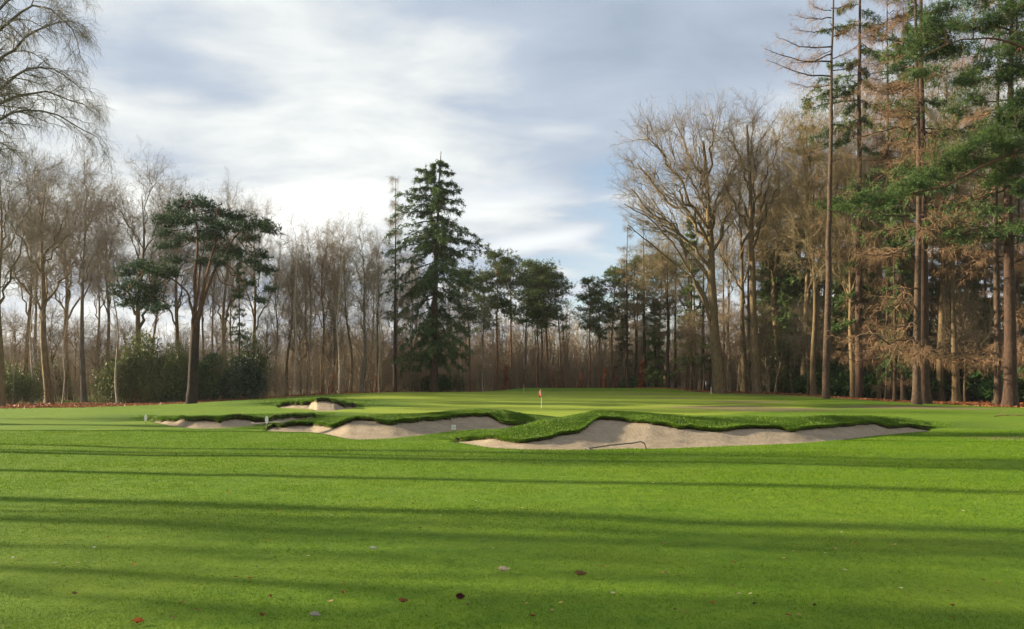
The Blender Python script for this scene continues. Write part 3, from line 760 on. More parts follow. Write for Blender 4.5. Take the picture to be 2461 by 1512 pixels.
# --- the tall spruce beside the green
def boughs(px, Y, lst, rng, arch=.12, k=8, sc_dy=.55, root=None):
    """boughs drawn as (height on the trunk, tip x, tip y) in photograph units, each leaning a little nearer or farther"""
    L_ = []
    for ya, tx, ty in lst:
        w = abs(tx-px)/F*Y; dy = rng.normal()*sc_dy*w*.6
        L_.append([(px, ya, 0), (px+(tx-px)*.5, ya+(ty-ya)*.5-arch*w*F/Y, dy*.6), (tx, ty, dy)])
    return hand(root or px, Y, L_, k, rng, .04)
def sprays(tr, cr, B, rng, ms=18, dens_=1.2, bl=.40, hang=.45):
    L = np.linalg.norm(B[:, -1]-B[:, 0], axis=1); u = np.linspace(0, 1, B.shape[1])
    tubes(tr, B, (.012+.010*L)[:, None]*(1-.8*u)[None], 5)
    Q, RQ = spawn(B, (.012+.011*L)[:, None]*(1-.8*u)[None], ms, rng, (.08, 1), (35, 75), (.16, .34), 5, 0, .06, .5, .006, .45, .12, .6)
    Q = Q[:, :1]+(Q-Q[:, :1])*np.clip(np.repeat(L, ms)*1.1, .8, 4.5)[:, None, None]
    tubes(cr, Q, RQ, 3)
    ns = int(15*dens_); pp, TT = at(Q, rng.random((len(Q), ns)))
    pp = pp.reshape(-1, 3); TT = TT.reshape(-1, 3); m = len(pp)
    d = TT*.7+rng.normal(size=(m, 3))*.55; d[:, 2] -= hang
    tris(cr, pp+rng.normal(size=(m, 3))*.08, d, bl*(.5+.8*rng.random(m)), bl*.22, rng)
rng = np.random.default_rng(42); x0, Y0 = 1046, 92.
tr = MB(); cr = MB()
A = hand(x0, Y0, [[(1042, 945), (1043, 860), (1046, 700), (1050, 560), (1054, 450), (1060, 364)]], 16, rng, .02); RA = np.linspace(.46, .03, 16)[None]*(1+.4*np.exp(-np.arange(16)[None]/.5)); tubes(tr, *dens(A, RA), 10)
SPL = [(395,1040,402),(392,1074,398),(410,1028,420),(412,1088,418),(425,1006,408),(432,1000,432),(440,1096,446),(452,992,455),(462,1104,460),(470,985,482),(480,1110,488),(485,958,468),(497,962,500),(500,1106,514),(512,938,520),(525,1092,540),(530,926,568),(545,962,582),(540,1118,548),(556,938,606),(560,1142,566),(580,1152,586),(585,918,612),(590,1178,592),(605,928,652),(620,1142,622),(618,1170,606),(630,936,684),(645,1100,660),(665,920,705),(670,1162,696),(680,940,735),(690,1132,725),(690,1000,752),(705,1112,738),(715,930,772),(725,1082,766),(740,960,795),(755,1112,788),(765,990,806),(775,1130,805),(785,960,835),(795,1132,835),(800,978,855),(815,950,874),(825,1120,866),(838,960,892),(842,1112,888),(846,1000,888),(840,1082,892),(800,1100,850),(780,1010,830),(820,1030,880),(560,1010,590),(600,990,640),(640,1000,690),(505,1010,520),(470,1070,480),(520,1075,535),(700,1030,760),(650,1130,680)]
B = boughs(x0, Y0, SPL, rng, .10)
# boughs toward and away from the viewer
ys = rng.uniform(400, 850, 56); sp = np.interp(ys, [364, 450, 560, 640, 740, 800, 850], [8, 50, 90, 100, 70, 85, 80])*rng.uniform(.5, 1., 56); aa = rng.choice([-1, 1], 56)*(PI/2)+rng.normal(size=56)*.5
L2 = []
for y_, r_, a_ in zip(ys, sp, aa):
    ex, ed = np.cos(a_)*r_, np.sin(a_)*r_/F*Y0
    L2.append([(x0, y_, 0), (x0+ex*.5, y_+r_*.10, ed*.5), (x0+ex, y_+r_*.38, ed)])
sprays(tr, cr, np.concatenate([B, hand(x0, Y0, L2, 8, rng, .05)]), rng, 19, 1.85, .38)
hero('spruce_tree', x0, Y0, 'tall solitary spruce rising high above the wood behind the putting green',
     [('trunk', tr.mesh('trunk', M['pine_bark'])), ('crown', cr.mesh('crown', M['spruce'], False))])

# --- the two great broadleaf trees at the edge of the right hand wood
def great(px, Y, trunk, rt, crown, seed, label, k1=11, extra=None, ntip=620):
    rng = np.random.default_rng(seed); tr = MB(); cr = MB()
    P0 = hand(px, Y, [trunk], 14, rng, .03); R0 = np.linspace(rt, rt*.22, 14)[None]*(1+.45*np.exp(-np.arange(14)/.9))[None]
    tubes(tr, *dens(P0, R0), 11)
    cx, cy, rx, ry = crown
    C = to_local(px, Y, [(cx, cy, 0)])[0]; s = Y/F
    crown_tree(rng, tr, cr, P0, R0, C, (rx*s, rx*s*.85, ry*s), k1, 8, ntip, .33, .26, 6, 3, -.75)
    if extra is not None:
        E = hand(px, Y, extra, 14, rng, .05); RE = .17*np.linspace(1, .25, 14)[None]*np.ones((len(E), 1)); tubes(tr, E, RE, 7)
        P2, R2 = spawn(E, RE, 9, rng, (.3, 1), (25, 60), (1.5, 3.2), 6, .05, .07, .5, .014, .4); tubes(cr, P2, R2, 4)
        P3, R3 = spawn(P2, R2, 9, rng, (.15, 1), (25, 62), (.6, 1.4), 4, .03, .09, .6, .0075, .4); tubes(cr, P3, R3, 3)
        P4, R4 = spawn(P3, R3, 6, rng, (.1, 1), (28, 68), (.3, .7), 3, .02, .1, .7, .0055, .3); tubes(cr, P4, R4, 3)
    hero('broadleaf_tree', px, Y, label, [('trunk', tr.mesh('trunk', M['oak_bark'])), ('crown', cr.mesh('crown', M['great_twig'], False))])
great(1730, 85., [(1732, 950), (1724, 880), (1718, 810), (1714, 760), (1712, 680), (1706, 560), (1700, 440), (1690, 340)], .60, (1634, 404, 172, 195), 51,
      'great bare tree with a swollen trunk and spreading crown leaning out over the lawn', 13,
      [[(1714, 800), (1690, 720, -.5), (1660, 660, -1), (1630, 600, -1.5), (1560, 520, -2), (1500, 490, -2.5)], [(1712, 770), (1690, 690, 1.5), (1640, 650, 2.5), (1560, 580, 3.2), (1510, 540, 3.6)]], 760)
great(1822, 84., [(1820, 950), (1815, 850), (1811, 760), (1808, 640), (1806, 520), (1800, 380), (1795, 300)], .44, (1800, 380, 122, 178), 54,
      'straight grey brown bare tree with a domed crown next to the swollen leaning trunk', 9, None, 440)

# --- birch at the edge of the picture whose outer boughs hang into view
rng = np.random.default_rng(61); px, Y = -130, 36.
tr = MB(); cr = MB()
P0 = hand(px, Y, [[(-130, 1018), (-125, 800), (-120, 500), (-110, 200), (-90, -100), (-70, -350)]], 14, rng, .05); R0 = np.linspace(.42, .05, 14)[None]; tubes(tr, *dens(P0, R0), 10)
bl = [[(-118, 470), (-60, 330, -.5), (0, 275, -1), (80, 255, -1), (160, 285, -1.2), (235, 330, -1.2)],
      [(-115, 350), (-50, 250, .5), (20, 190, 1), (90, 150, 1), (150, 170, 1.2), (210, 230, 1.4)],
      [(-112, 260), (-40, 180, -.8), (30, 120, -1.2), (100, 60, -1.4), (160, 40, -1.5), (200, 60, -1.6)],
      [(-108, 150), (-50, 70, 1), (10, 10, 1.2), (70, -40, 1.4), (130, -50, 1.5), (180, -20, 1.6)],
      [(-112, 300), (-40, 270, 1.8), (30, 235, 2.4), (110, 215, 2.8), (180, 240, 3), (225, 270, 3.2)],
      [(-110, 220), (-40, 120, -2), (20, 50, -3), (80, 0, -3.4), (140, 20, -3.6), (190, 110, -3.8)],
      [(-108, 140), (-80, 0, -.5), (-40, -110, -1), (10, -190, -1), (60, -230, -1)],
      [(-120, 420), (-180, 300, .5), (-260, 260, 1), (-330, 290, 1)], [(-112, 250), (-180, 140, -1), (-260, 90, -1.5), (-320, 120, -2)]]
P1 = np.concatenate([hand(px, Y, [b], 14, rng, .05) for b in bl]); R1 = .10*np.linspace(1, .12, 14)[None]*np.ones((len(bl), 1)); tubes(tr, P1, R1, 7)
P2, R2 = spawn(P1, R1, 16, rng, (.15, 1), (20, 55), (1.2, 2.8), 7, .02, .06, .5, .012, .4, .22); tubes(cr, P2, R2, 4)
P3, R3 = spawn(P2, R2, 12, rng, (.15, 1), (25, 60), (.5, 1.3), 5, 0, .07, .6, .0055, .4, .45); tubes(cr, P3, R3, 3)
P4, R4 = spawn(P3, R3, 9, rng, (.1, 1), (25, 60), (.25, .6), 4, 0, .09, .6, .0036, .3, .7); tubes(cr, P4, R4, 3)
hero('birch_tree', px, Y, 'tall bare birch whose fine drooping outer twigs hang into the sky above the lower trees',
     [('trunk', tr.mesh('trunk', M['grey_bark'])), ('crown', cr.mesh('crown', M['twig_grey'], False))])

# --- pine whose dark green boughs reach in high over the wood
rng = np.random.default_rng(62); px, Y = 2545, 47.
tr = MB(); cr = MB()
P0 = hand(px, Y, [[(2545, 1000), (2548, 800), (2552, 500), (2548, 200), (2540, -100), (2535, -250)]], 14, rng, .03); R0 = np.linspace(.45, .12, 14)[None]; tubes(tr, *dens(P0, R0), 10)
bl = [[(2550, 310), (2480, 350, -.6), (2400, 378, -1), (2340, 415, -1.2), (2260, 452, -1.4), (2190, 470, -1.5), (2120, 480, -1.5)],
      [(2548, 160), (2480, 120, -.8), (2400, 92, -1.2), (2340, 90, -1.4), (2280, 100, -1.6), (2200, 150, -1.8)],
      [(2546, 110), (2470, 90, .3), (2430, 72, .4), (2380, 60, .4), (2320, 66, .5), (2255, 85, .6)],
      [(2440, 82, 0), (2448, 40, .2), (2436, 18, .3), (2400, 28, .4), (2330, 55, .5)],
      [(2550, 270), (2490, 240, .8), (2420, 240, 1.2), (2340, 250, 1.5), (2300, 270, 1.6)],
      [(2550, 380), (2500, 350, 1), (2440, 345, 1.6), (2380, 350, 2), (2320, 360, 2.2)],
      [(2550, 430), (2500, 420, -1), (2450, 420, -1.6), (2420, 430, -2)],
      [(2546, 60), (2470, 20, 1.5), (2400, -5, 2), (2320, -10, 2.4), (2240, 10, 2.6)],
      [(2550, 200), (2620, 170, 0), (2700, 180, 0)], [(2550, 330), (2630, 320, 1), (2720, 340, 1)]]
P1 = np.concatenate([hand(px, Y, [b], 14, rng, .03) for b in bl]); R1 = np.array([.13, .09, .10, .06, .08, .08, .07, .08, .09, .09])[:, None]*np.linspace(1, .18, 14)[None]; tubes(tr, P1, R1, 8)
PD = [(2250,85,52,30),(2310,60,56,26),(2390,45,56,24),(2440,110,44,38),(2230,130,50,18),(2160,160,36,12),(2280,120,46,22),(2350,165,46,22),(2420,180,46,34),(2340,235,34,26),(2300,265,30,18),(2420,280,44,34),(2380,320,44,20),(2450,240,40,34),(2330,352,46,20),(2420,345,54,30),(2280,395,54,17),(2230,420,50,18),(2200,440,38,15),(2150,465,52,14),(2060,482,44,13),(2110,482,44,13),(2440,400,36,34),(2400,430,36,22),(2020,496,24,8),(2260,20,40,16),(2340,0,50,18),(2440,20,40,24),(2200,105,30,14),(2320,195,40,16),(2210,175,36,12),(2460,310,30,40),(2455,170,36,30),(2350,385,40,16),(2300,360,34,14),(2400,385,46,18),(2240,60,30,16),(2180,455,36,12),(2260,410,44,14),(2460,455,30,24),(2640,170,70,40),(2690,320,60,40)]
PD = np.array(PD, float); dy = -.6+rng.normal(size=len(PD))*.9
C = to_local(px, Y, np.stack([PD[:, 0], PD[:, 1]+3, dy], 1)); s = Y/F
S = np.stack([PD[:, 2]*s*.95, PD[:, 2]*s*.8, PD[:, 3]*s*.95], 1)
pads(cr, C, S, 900, rng, .19, .024, .3)
allp = P1[:, 3:].reshape(-1, 3)
near = allp[np.argmin(np.linalg.norm(C[:, None]-allp[None], axis=-1), 1)]
pad_twigs(tr, C, near, rng, .03)
hero('pine_tree', px, Y, 'big pine reaching long dark green boughs in over the lawn before the wood',
     [('trunk', tr.mesh('trunk', M['orange_bark'])), ('crown', cr.mesh('crown', M['needle_warm'], False))])

# --- the tall larches and firs along the lawn on that side
T_ = larch(63, H=34., r0=.33, base_=.42, w=7.5, nb=30, mat='twig_brown', bark_='larch_bark', droop=.34, fall=.35); KIND['LA'] = T_
T_ = larch(64, H=34., r0=.26, base_=.2, w=6., nb=78, mat='twig_brown', bark_='larch_bark', droop=.42, dense=1.15, fall=.45); KIND['LB'] = T_
T_ = conifer(65, H=36., r0=.46, base_=.42, w=5.2, nb=60, gap=.2, mat='needle_warm', bark_='pine_bark', droop=.3, bl=.28, dens_=1.5, ms=20); KIND['CA'] = T_
T_ = conifer(66, H=32., r0=.36, base_=.3, w=4.6, nb=46, gap=.2, mat='needle_warm', bark_='pine_bark', droop=.28, bl=.28, dens_=1.5, ms=20); KIND['CB'] = T_
rng = np.random.default_rng(67); x0, Y0 = 1988, 71.; tr = MB(); cr = MB()
A = hand(x0, Y0, [[(1985, 968), (1988, 800), (1992, 560), (1997, 300), (2000, 100), (2004, -60), (2006, -130)]], 18, rng, .03); RA = np.linspace(.31, .03, 18)[None]*(1+.4*np.exp(-np.arange(18)[None]/.5)); tubes(tr, *dens(A, RA), 10)
B = boughs(1998, Y0, [(112,1866,90),(148,1836,116),(183,1842,144),(43,1912,36),(26,1944,8),(142,2064,106),(170,2090,140),(-10,1950,-40),(70,1905,70),(90,2060,60),(205,1900,200),(20,2060,0),(-30,2050,-60),(235,2080,215),(130,1900,150),(60,2050,90),(120,1950,140)], rng, -.10, root=x0)
B = np.concatenate([B, boughs(1994, Y0, [(420,1960,435),(470,2040,455),(520,1950,540),(350,1930,372),(390,2050,370),(600,1960,610),(300,2060,300)], rng, -.04, root=x0)])
L = np.linalg.norm(B[:, -1]-B[:, 0], axis=1); u = np.linspace(0, 1, 8); RB = (.02+.011*L)[:, None]*(1-.8*u)[None]; tubes(tr, B, RB, 5)
n_ = 17
Q, RQ = spawn(B[:n_], RB[:n_], 26, rng, (.2, 1), (30, 65), (.7, 1.6), 5, 0, .06, .4, .006, .5, .06, .4); tubes(cr, Q, RQ, 3)
Q2, RQ2 = spawn(B[n_:], RB[n_:], 8, rng, (.2, 1), (30, 75), (.4, 1.1), 5, 0, .06, .4, .006, .5, .2, .4); tubes(cr, Q2, RQ2, 3)
Q3, RQ3 = spawn(np.concatenate([Q, Q2]), np.concatenate([RQ, RQ2]), 9, rng, (.1, 1), (40, 80), (.25, .6), 3, 0, .08, .6, .0055, .3, .4); tubes(cr, Q3, RQ3, 3)
hero('larch_tree', x0, Y0, 'tall bare larch with long arching twiggy boughs and a dark lower trunk', [('trunk', tr.mesh('trunk', M['larch_bark'])), ('crown', cr.mesh('crown', M['twig_brown'], False))])
# the sparse fir behind it, flat green boughs
rng = np.random.default_rng(68); x0, Y0 = 2064, 77.; tr = MB(); cr = MB()
A = hand(x0, Y0, [[(2064, 962), (2064, 600), (2066, 200), (2068, -150)]], 16, rng, .03); RA = np.linspace(.36, .06, 16)[None]; tubes(tr, *dens(A, RA), 9)
FB = [(60,1975,72),(50,2010,85),(205,1940,238),(215,1985,245),(200,2030,228),(190,2100,215),(150,1990,160),(140,2040,165),(120,2110,130),(285,1990,318),(290,2030,325),(280,2095,300),(330,1985,350),(440,2010,480),(450,1975,500),(420,2110,445),(455,2100,490),(20,2120,60),(100,2130,150),(240,2120,265),(350,2110,372),(10,2010,25),(-40,2020,-20),(-30,2110,-10),(60,2110,70),(545,2110,560),(620,2030,650),(640,2100,660),(700,2010,730),(690,2110,705),(770,2000,790),(760,2090,780),(250,2030,270),(160,2085,185),(300,1945,332),(240,1935,262),(225,1955,215),(465,1960,490),(480,1990,505),(320,2000,350),(180,1970,196)]
sprays(tr, cr, boughs(x0, Y0, FB, rng, .03, 8, .35), rng, 20, 1.7, .30, .15)
hero('fir_tree', x0, Y0, 'tall fir with sparse flat green boughs just behind the arching larch', [('trunk', tr.mesh('trunk', M['pine_bark'])), ('crown', cr.mesh('crown', M['needle_warm'], False))])
place('LB', 2203, 62., -330, 'pale scaly larch trunk with brown hanging twigs standing close against a thick dark fir')
place('LB', 2135, 77, -60, 'tall brown larch filling the sky between the sparse fir and the scaly larch', rz=4.)
place('CB', 2168, 84, 20, 'fir with green boughs showing behind the scaly larch', rz=1.)
place('CA', 2219, 65., -260, 'thick dark fir trunk right behind the pale scaly larch')
place('LB', 2398, 67., -200, 'pale reddish larch trunk beside the dark broad trunk at the wood corner', rz=2.)
place('CA', 2428, 62.5, -260, 'broad dark conifer trunk with a torn bark scar at the wood corner', rz=3.)
place('C2', 2150, 69., 420, 'thin dark conifer stem standing before the rhododendrons', wide=.7)
place('C3', 1940, 92, 250, 'green fir with flat boughs standing back behind the arching larch')

# --- broadleaf trees of that wood
W = 'bare trees of the wood on the sunlit side'
for k_, px, Y, top, lab, wd in [
    ('D3', 1790, 89, 300, 'bare tree whose trunk shows between the two great domed trees', .8), ('D4', 1872, 92, 250, 'bare tree rising just past the domed crowns', .9),
    ('S2', 1890, 95, 420, 'slim dim trunk in front of the pale weeping shrub', 1), ('D4', 1955, 80, 300, 'straight mossy grey trunk just before the arching larch', .8),
    ('D3', 2050, 78, 330, 'grey trunk bending away above its foot, just past the arching larch', .75), ('S3', 2112, 79, 380, 'stout grey trunk with brown twigs hanging round it', 1),
    ('D3', 2258, 80, 60, 'tall smooth greenish trunk just past the thick dark fir', .75), ('D4', 2298, 75, 120, 'mossy crooked trunk with yellowish bark before the dark shrubs', .75),
    ('D3', 2340, 92, 150, 'bare tree with many upright limbs showing against the sky between conifers', .8), ('S2', 2375, 82, 300, 'slender brown trunk behind the pale reddish larch', 1),
    ('D4', 1600, 99, 520, 'smaller bare tree under the reach of the leaning great crown', .9), ('D3', 1655, 103, 480, 'bare tree behind the swollen trunk, hazed by olive twigs', .9),
    ('S1', 1757, 93, 420, 'dark smooth trunk leaning just behind the swollen trunk', 1), ('D3', 2470, 84, 260, 'bare tree at the far corner of the wood', .8),
    ('D3', 1932, 87, 205, 'bare tree with a high twiggy crown between the domed crowns and the arching larch', .85), ('D4', 2012, 91, 160, 'bare tree with a high twiggy crown behind the arching larch', .85), ('D3', 2105, 93, 140, 'bare tree with a high twiggy crown behind the stout grey trunk', .85),
    ('D4', 2180, 90, 200, 'bare tree with tangled limbs behind the scaly larch', .85)]:
    place(k_, px, Y, top, lab, W, wide=wd)
for k_, px, Y, top, lab in [
    ('P2', 1468, 103, 640, 'dark green pine standing third across the gap'), ('P1', 1528, 105, 610, 'olive green pine rising between the wispy trunks near the gap'), ('P4', 1580, 103, 600, 'olive green pine just before the first of the close conifer pair'), ('C3', 1868, 99, 430, 'full green spruce between the domed trees and the mossy grey trunk'), ('C3', 1912, 101, 500, 'green spruce with hanging boughs behind the mossy grey trunk'), ('C3', 2040, 95, 470, 'green spruce behind the bending grey trunk'), ('C3', 2270, 94, 480, 'green spruce behind the smooth greenish trunk'), ('L3', 1508, 99, 545, 'dark straight conifer trunk with wispy boughs near the gap'),
    ('L3', 1548, 101, 530, 'pale leaning conifer trunk near the gap'), ('L3', 1606, 98, 560, 'dark conifer trunk, first of a close pair'), ('L3', 1622, 102, 560, 'brown conifer trunk, second of a close pair'),
    ('C2', 1662, 95, 520, 'black conifer trunk standing forward of the dim row'), ('L3', 1690, 97, 500, 'dark purplish conifer trunk just before the swollen trunk'),
    ('L2', 1840, 100, 430, 'brown larch filling the space behind the straight domed tree'), ('L1', 1925, 96, 400, 'brown twiggy larch behind the mossy grey trunk'),
    ('L2', 2010, 92, 330, 'brown larch with drooping twigs behind the bending grey trunk'), ('L2', 2105, 88, 300, 'brown larch behind the stout grey trunk'),
    ('L1', 2170, 76, 420, 'brown larch with low boughs in front of the rhododendrons'), ('L2', 2320, 80, 330, 'brown larch with low sweeping boughs past the mossy crooked trunk'), ('L2', 2450, 74, 330, 'brown larch with low boughs in the far corner')]:
    place(k_, px, Y, top, lab, 'conifers of the wood on the sunlit side')
for i, (px, Y, top) in enumerate([(1830,116,470),(1880,108,520),(1940,112,430),(1985,106,480),(2040,110,420),(2090,102,500),(2140,108,400),(2190,100,470),(2240,106,420),(2300,100,480),(2350,106,430),(2400,98,480),(2440,104,430),(2500,96,450),(2560,100,420)]):
    place(('C1', 'C3', 'C2')[i % 3], px, Y, top, 'dim dark spruce deep in the wood behind the first trunks on the sunlit side', 'dark spruces deep in the wood')
for i, (px, Y, top) in enumerate([(1530,112,600),(1670,110,560),(1740,106,560),(1800,104,480),(1905,102,470),(1965,99,440),(2065,97,430),(2130,96,420),(2230,94,400),(2275,90,420),(2365,92,420),(2420,90,440),(2520,86,420)]):
    place(('L2', 'L1')[i % 2], px, Y, top, 'brown twiggy larch deep in the wood behind the first trunks on the sunlit side', 'larches deep in the wood')

for px, Y, top, lab in [(1575,100,720,'young spruce under the reach of the leaning crown'),(1850,93,600,'young weeping spruce filling the gap past the straight domed tree'),(1895,90,660,'young weeping spruce behind the slim dim trunk'),(2025,88,640,'young spruce between the arching larch and the bending trunk'),(2085,90,560,'young spruce past the bending trunk'),(2135,86,700,'young spruce behind the stout grey trunk'),(2180,84,600,'young spruce before the scaly larch'),(2285,92,560,'young spruce behind the smooth greenish trunk'),(2335,88,640,'young spruce past the mossy crooked trunk'),(2370,86,720,'young spruce next to the slender brown trunk'),(2445,84,620,'young spruce in the corner behind the broad trunk'),(1500,104,760,'young spruce near the wispy dark conifer'),(1715,100,800,'young spruce half hidden by the swollen trunk')]:
    place('C4', px, Y, top, lab, 'young spruces under the sunlit wood')

# --- pines round the gap behind the green
for k_, px, Y, top, lab in [
    ('P2', 1133, 97, 640, 'dark leaning pine trunk next to the tall spruce'), ('P1', 1160, 102, 655, 'slim pine with its crown half hidden by the spruce boughs'), ('P3', 1190, 101, 600, 'pine with the tallest pointed top of the cluster'),
    ('P1', 1228, 103, 608, 'pine with a thin bent pale stem in the cluster'), ('P4', 1258, 106, 622, 'pine with a lit orange stem in the middle of the cluster'), ('P1', 1292, 101, 640, 'straight stemmed pine above the red flag'), ('P2', 1306, 105, 660, 'pine leaning close against the straight stem above the flag'),
    ('P2', 1318, 100, 632, 'outermost pine of the cluster, leaning toward the gap'), ('P4', 1352, 102, 650, 'slanting pine stem crossing its neighbour at the gap'),
    ('P3', 1414, 100, 665, 'dark pine standing alone across the gap from the cluster'), ('P1', 1440, 104, 690, 'second pine across the gap, tucked behind the lone one')]:
    place(k_, px, Y, top, lab, 'pines behind the putting green')

# --- bare trees on the shaded side
G = 'bare trees of the wood on the shaded side'
for k_, px, Y, top, lab, wd in [
    ('D1', 2, 62, 290, 'dark leaning trunk at the very edge of the shaded wood', .8), ('D2', 118, 76, 335, 'stout dark trunk with root flare near the shaded corner', 1), ('S1', 202, 81, 335, 'tall gently bent trunk rising clear of its neighbours', 1.1),
    ('D1', 335, 84, 362, 'tall broad bare tree behind the hanging pine bough', .95), ('D2', 425, 90, 415, 'bare tree whose crown shows past the lone pine', .85), ('D1', 540, 92, 435, 'bare tree with a rounded top behind the lone pine', .8),
    ('D2', 610, 95, 452, 'bare tree with a rounded top just past the lone pine', .8), ('S1', 512, 86, 520, 'pair forming trunk beside the lone pine', 1), ('S2', 690, 89, 560, 'dark trunk past the dark holly bush', 1.1),
    ('S3', 663, 92, 560, 'thin trunk just past the dark holly bush', 1), ('S2', 738, 93, 535, 'twin limbed bare tree in the middle of the shaded wood', 1.2), ('S3', 775, 95, 530, 'bare tree with curved crossing limb in the shaded wood', 1.2),
    ('S2', 842, 91, 515, 'brown trunk right behind a thin pale leaning stem', 1.1), ('S1', 868, 89, 520, 'grey trunk wrapped in dark ivy at the lawn edge', 1.1), ('S3', 905, 93, 540, 'bare tree with reddish trunk before the spruce', 1.1),
    ('S2', 60, 84, 350, 'bare tree between the edge trunk and the stout flared one', 1.1), ('S3', 262, 92, 420, 'bare tree behind the leaning pale birch', 1.2), ('S1', 795, 99, 545, 'dim bare tree behind the crossing limb', 1.1), ('D2', 165, 92, 380, 'dim bare tree behind the tall bent trunk', .9),
    ('S2', 985, 97, 600, 'thin dark trunk under the outer boughs of the spruce', .9)]:
    place(k_, px, Y, top, lab, G, wide=wd)
place('L3', 949, 93., 425, 'dark straight larch with a thin bare top beside the spruce', wide=.8)
place('C2', 575, 80., 600, 'dark slanting conifer draped in green behind the lone pine', wide=.75)
for k_, px, Y, top, lab in [
    ('B1', 78, 72, 640, 'thin white birch stem near the stout flared trunk'), ('B2', 150, 73, 720, 'short pale birch stem past the stout flared trunk'), ('B1', 283, 73, 560, 'pale birch leaning toward the olive shrub'),
    ('B3', 710, 86, 560, 'upright pale stem in the middle of the shaded wood'), ('B1', 815, 84, 560, 'thin pale leaning stem at the lawn edge'), ('B1', 910, 85, 640, 'forked whitish stem leaning toward the spruce'), ('B2', 745, 89, 620, 'thin pale stem before the twin limbed tree'),
    ('B2', 30, 70, 760, 'pale sapling stem near the edge trunk'), ('B3', 1160, 96, 690, 'thin pale stem just past the spruce'), ('B1', 1110, 99, 700, 'thin pale stem hidden partly by spruce boughs')]:
    place(k_, px, Y, top, lab, 'pale stems at the wood edge')
for i, (px, Y, top) in enumerate([(-40,95,400),(95,104,450),(230,105,450),(370,106,470),(480,100,520),(560,108,540),(700,112,590),(730,104,560),(810,110,560),(890,112,570),(960,112,580),(1000,108,600),(1080,110,640),(1120,114,680)]):
    place(('S2', 'S1', 'S3')[i % 3], px, Y, top, 'dim bare tree deep in the wood behind the first trunks on the shaded side', 'bare trees deep in the wood')

for i, (px, Y, top) in enumerate([(40,80,740),(135,82,720),(180,90,760),(232,82,760),(305,84,760),(455,92,780),(525,84,760),(640,88,740),(722,90,740),(790,91,730),(880,93,740),(960,99,780)]):
    place(('U1', 'U2')[i % 2], px, Y, top, 'low twiggy tree filling the space between the trunks of the shaded wood', 'understorey trees of the shaded wood')
for i, (px, Y, top) in enumerate([(1670,92,740),(1750,90,720),(1850,88,720),(1940,84,700),(2095,83,720),(2320,77,680),(1560,104,760)]):
    place(('U2', 'U1')[i % 2], px, Y, top, 'low twiggy tree filling the space between the trunks of the sunlit wood', 'understorey trees of the sunlit wood')

# --- shrubs and saplings
for k_, px, Y, top, lab, wd in [
    ('H1', 590, 78, 852, 'dense dark rounded holly bush by the lone pine', .72), ('O1', 350, 76, 790, 'big olive green shrub with thin arching stems behind the lone pine', .66), ('O1', 300, 77, 850, 'lower olive shrub spilling toward the leaning pale birch', .9), ('R1', 395, 78, 880, 'dark low shrub tucked under the big olive one', .9), ('O1', 445, 82, 835, 'loose green shrub right behind the lone trunk', .8), ('O1', 425, 79, 815, 'dull green shrub filling the space behind the lone trunk', .5),
    ('O1', 600, 84, 790, 'brownish green shrub growing up behind the dark holly', .4), ('R1', 500, 82, 850, 'dark shrub between the lone trunk and the holly', .7), ('O1', 20, 71, 868, 'low dull green shrub under the edge trunk', .9), ('O1', 110, 86, 850, 'dull shrub behind the stout flared trunk', .6),
    ('O1', 1875, 90, 855, 'pale weeping evergreen shrub at the foot of the sunlit trunks', .6), ('R2', 1925, 98, 880, 'dark shrub behind the mossy grey trunk', 1.), ('R1', 2015, 86, 865, 'glossy rhododendron just past the arching larch', 1.2),
    ('R2', 2085, 86, 855, 'glossy rhododendron behind the stout grey trunk', 1.2), ('R1', 2160, 84, 860, 'glossy rhododendron behind the thin dark stem', 1.2), ('R2', 2255, 86, 850, 'glossy rhododendron past the thick dark fir', 1.2),
    ('R1', 2330, 84, 850, 'dark rhododendron between mossy trunk and reddish larch', 1.3), ('R2', 2395, 82, 845, 'dark rhododendron behind the reddish larch', 1.2), ('R1', 2465, 74, 870, 'rhododendron by the broad dark corner trunk', 1.1),
    ('R2', 1050, 97, 895, 'low dark shrub at the foot of the spruce', .8), ('R1', 1000, 98, 900, 'small dark shrub under the outer spruce boughs', .7), ('R2', 1520, 101, 905, 'small fresh green shrub by the dark straight conifer', .8), ('O1', 1100, 99, 890, 'small brownish shrub just past the spruce foot', .6)]:
    place(k_, px, Y, top, lab, 'evergreen shrubs at the wood edge', wide=wd)
for k_, px, Y, top, lab in [
    ('Y1', 1332, 99, 895, 'orange leaved beech sapling just past the flag'), ('Y1', 1452, 100, 888, 'orange beech sapling beyond the pine across the gap'), ('Y2', 1482, 99, 905, 'short orange beech sapling beside a taller one'), ('Y1', 1541, 99, 870, 'tallest rusty beech sapling near the fresh green shrub'),
    ('Y2', 1396, 101, 900, 'pale orange beech sapling in the gap'), ('Y2', 800, 90, 900, 'orange leaved sapling in front of the shaded trunks'), ('Y2', 905, 91, 905, 'rusty sapling by the forked whitish stem'), ('Y1', 1215, 101, 880, 'orange beech sapling under the pine cluster'), ('Y2', 985, 95, 925, 'small orange sapling under the spruce')]:
    place(k_, px, Y, top, lab, 'orange beech saplings')

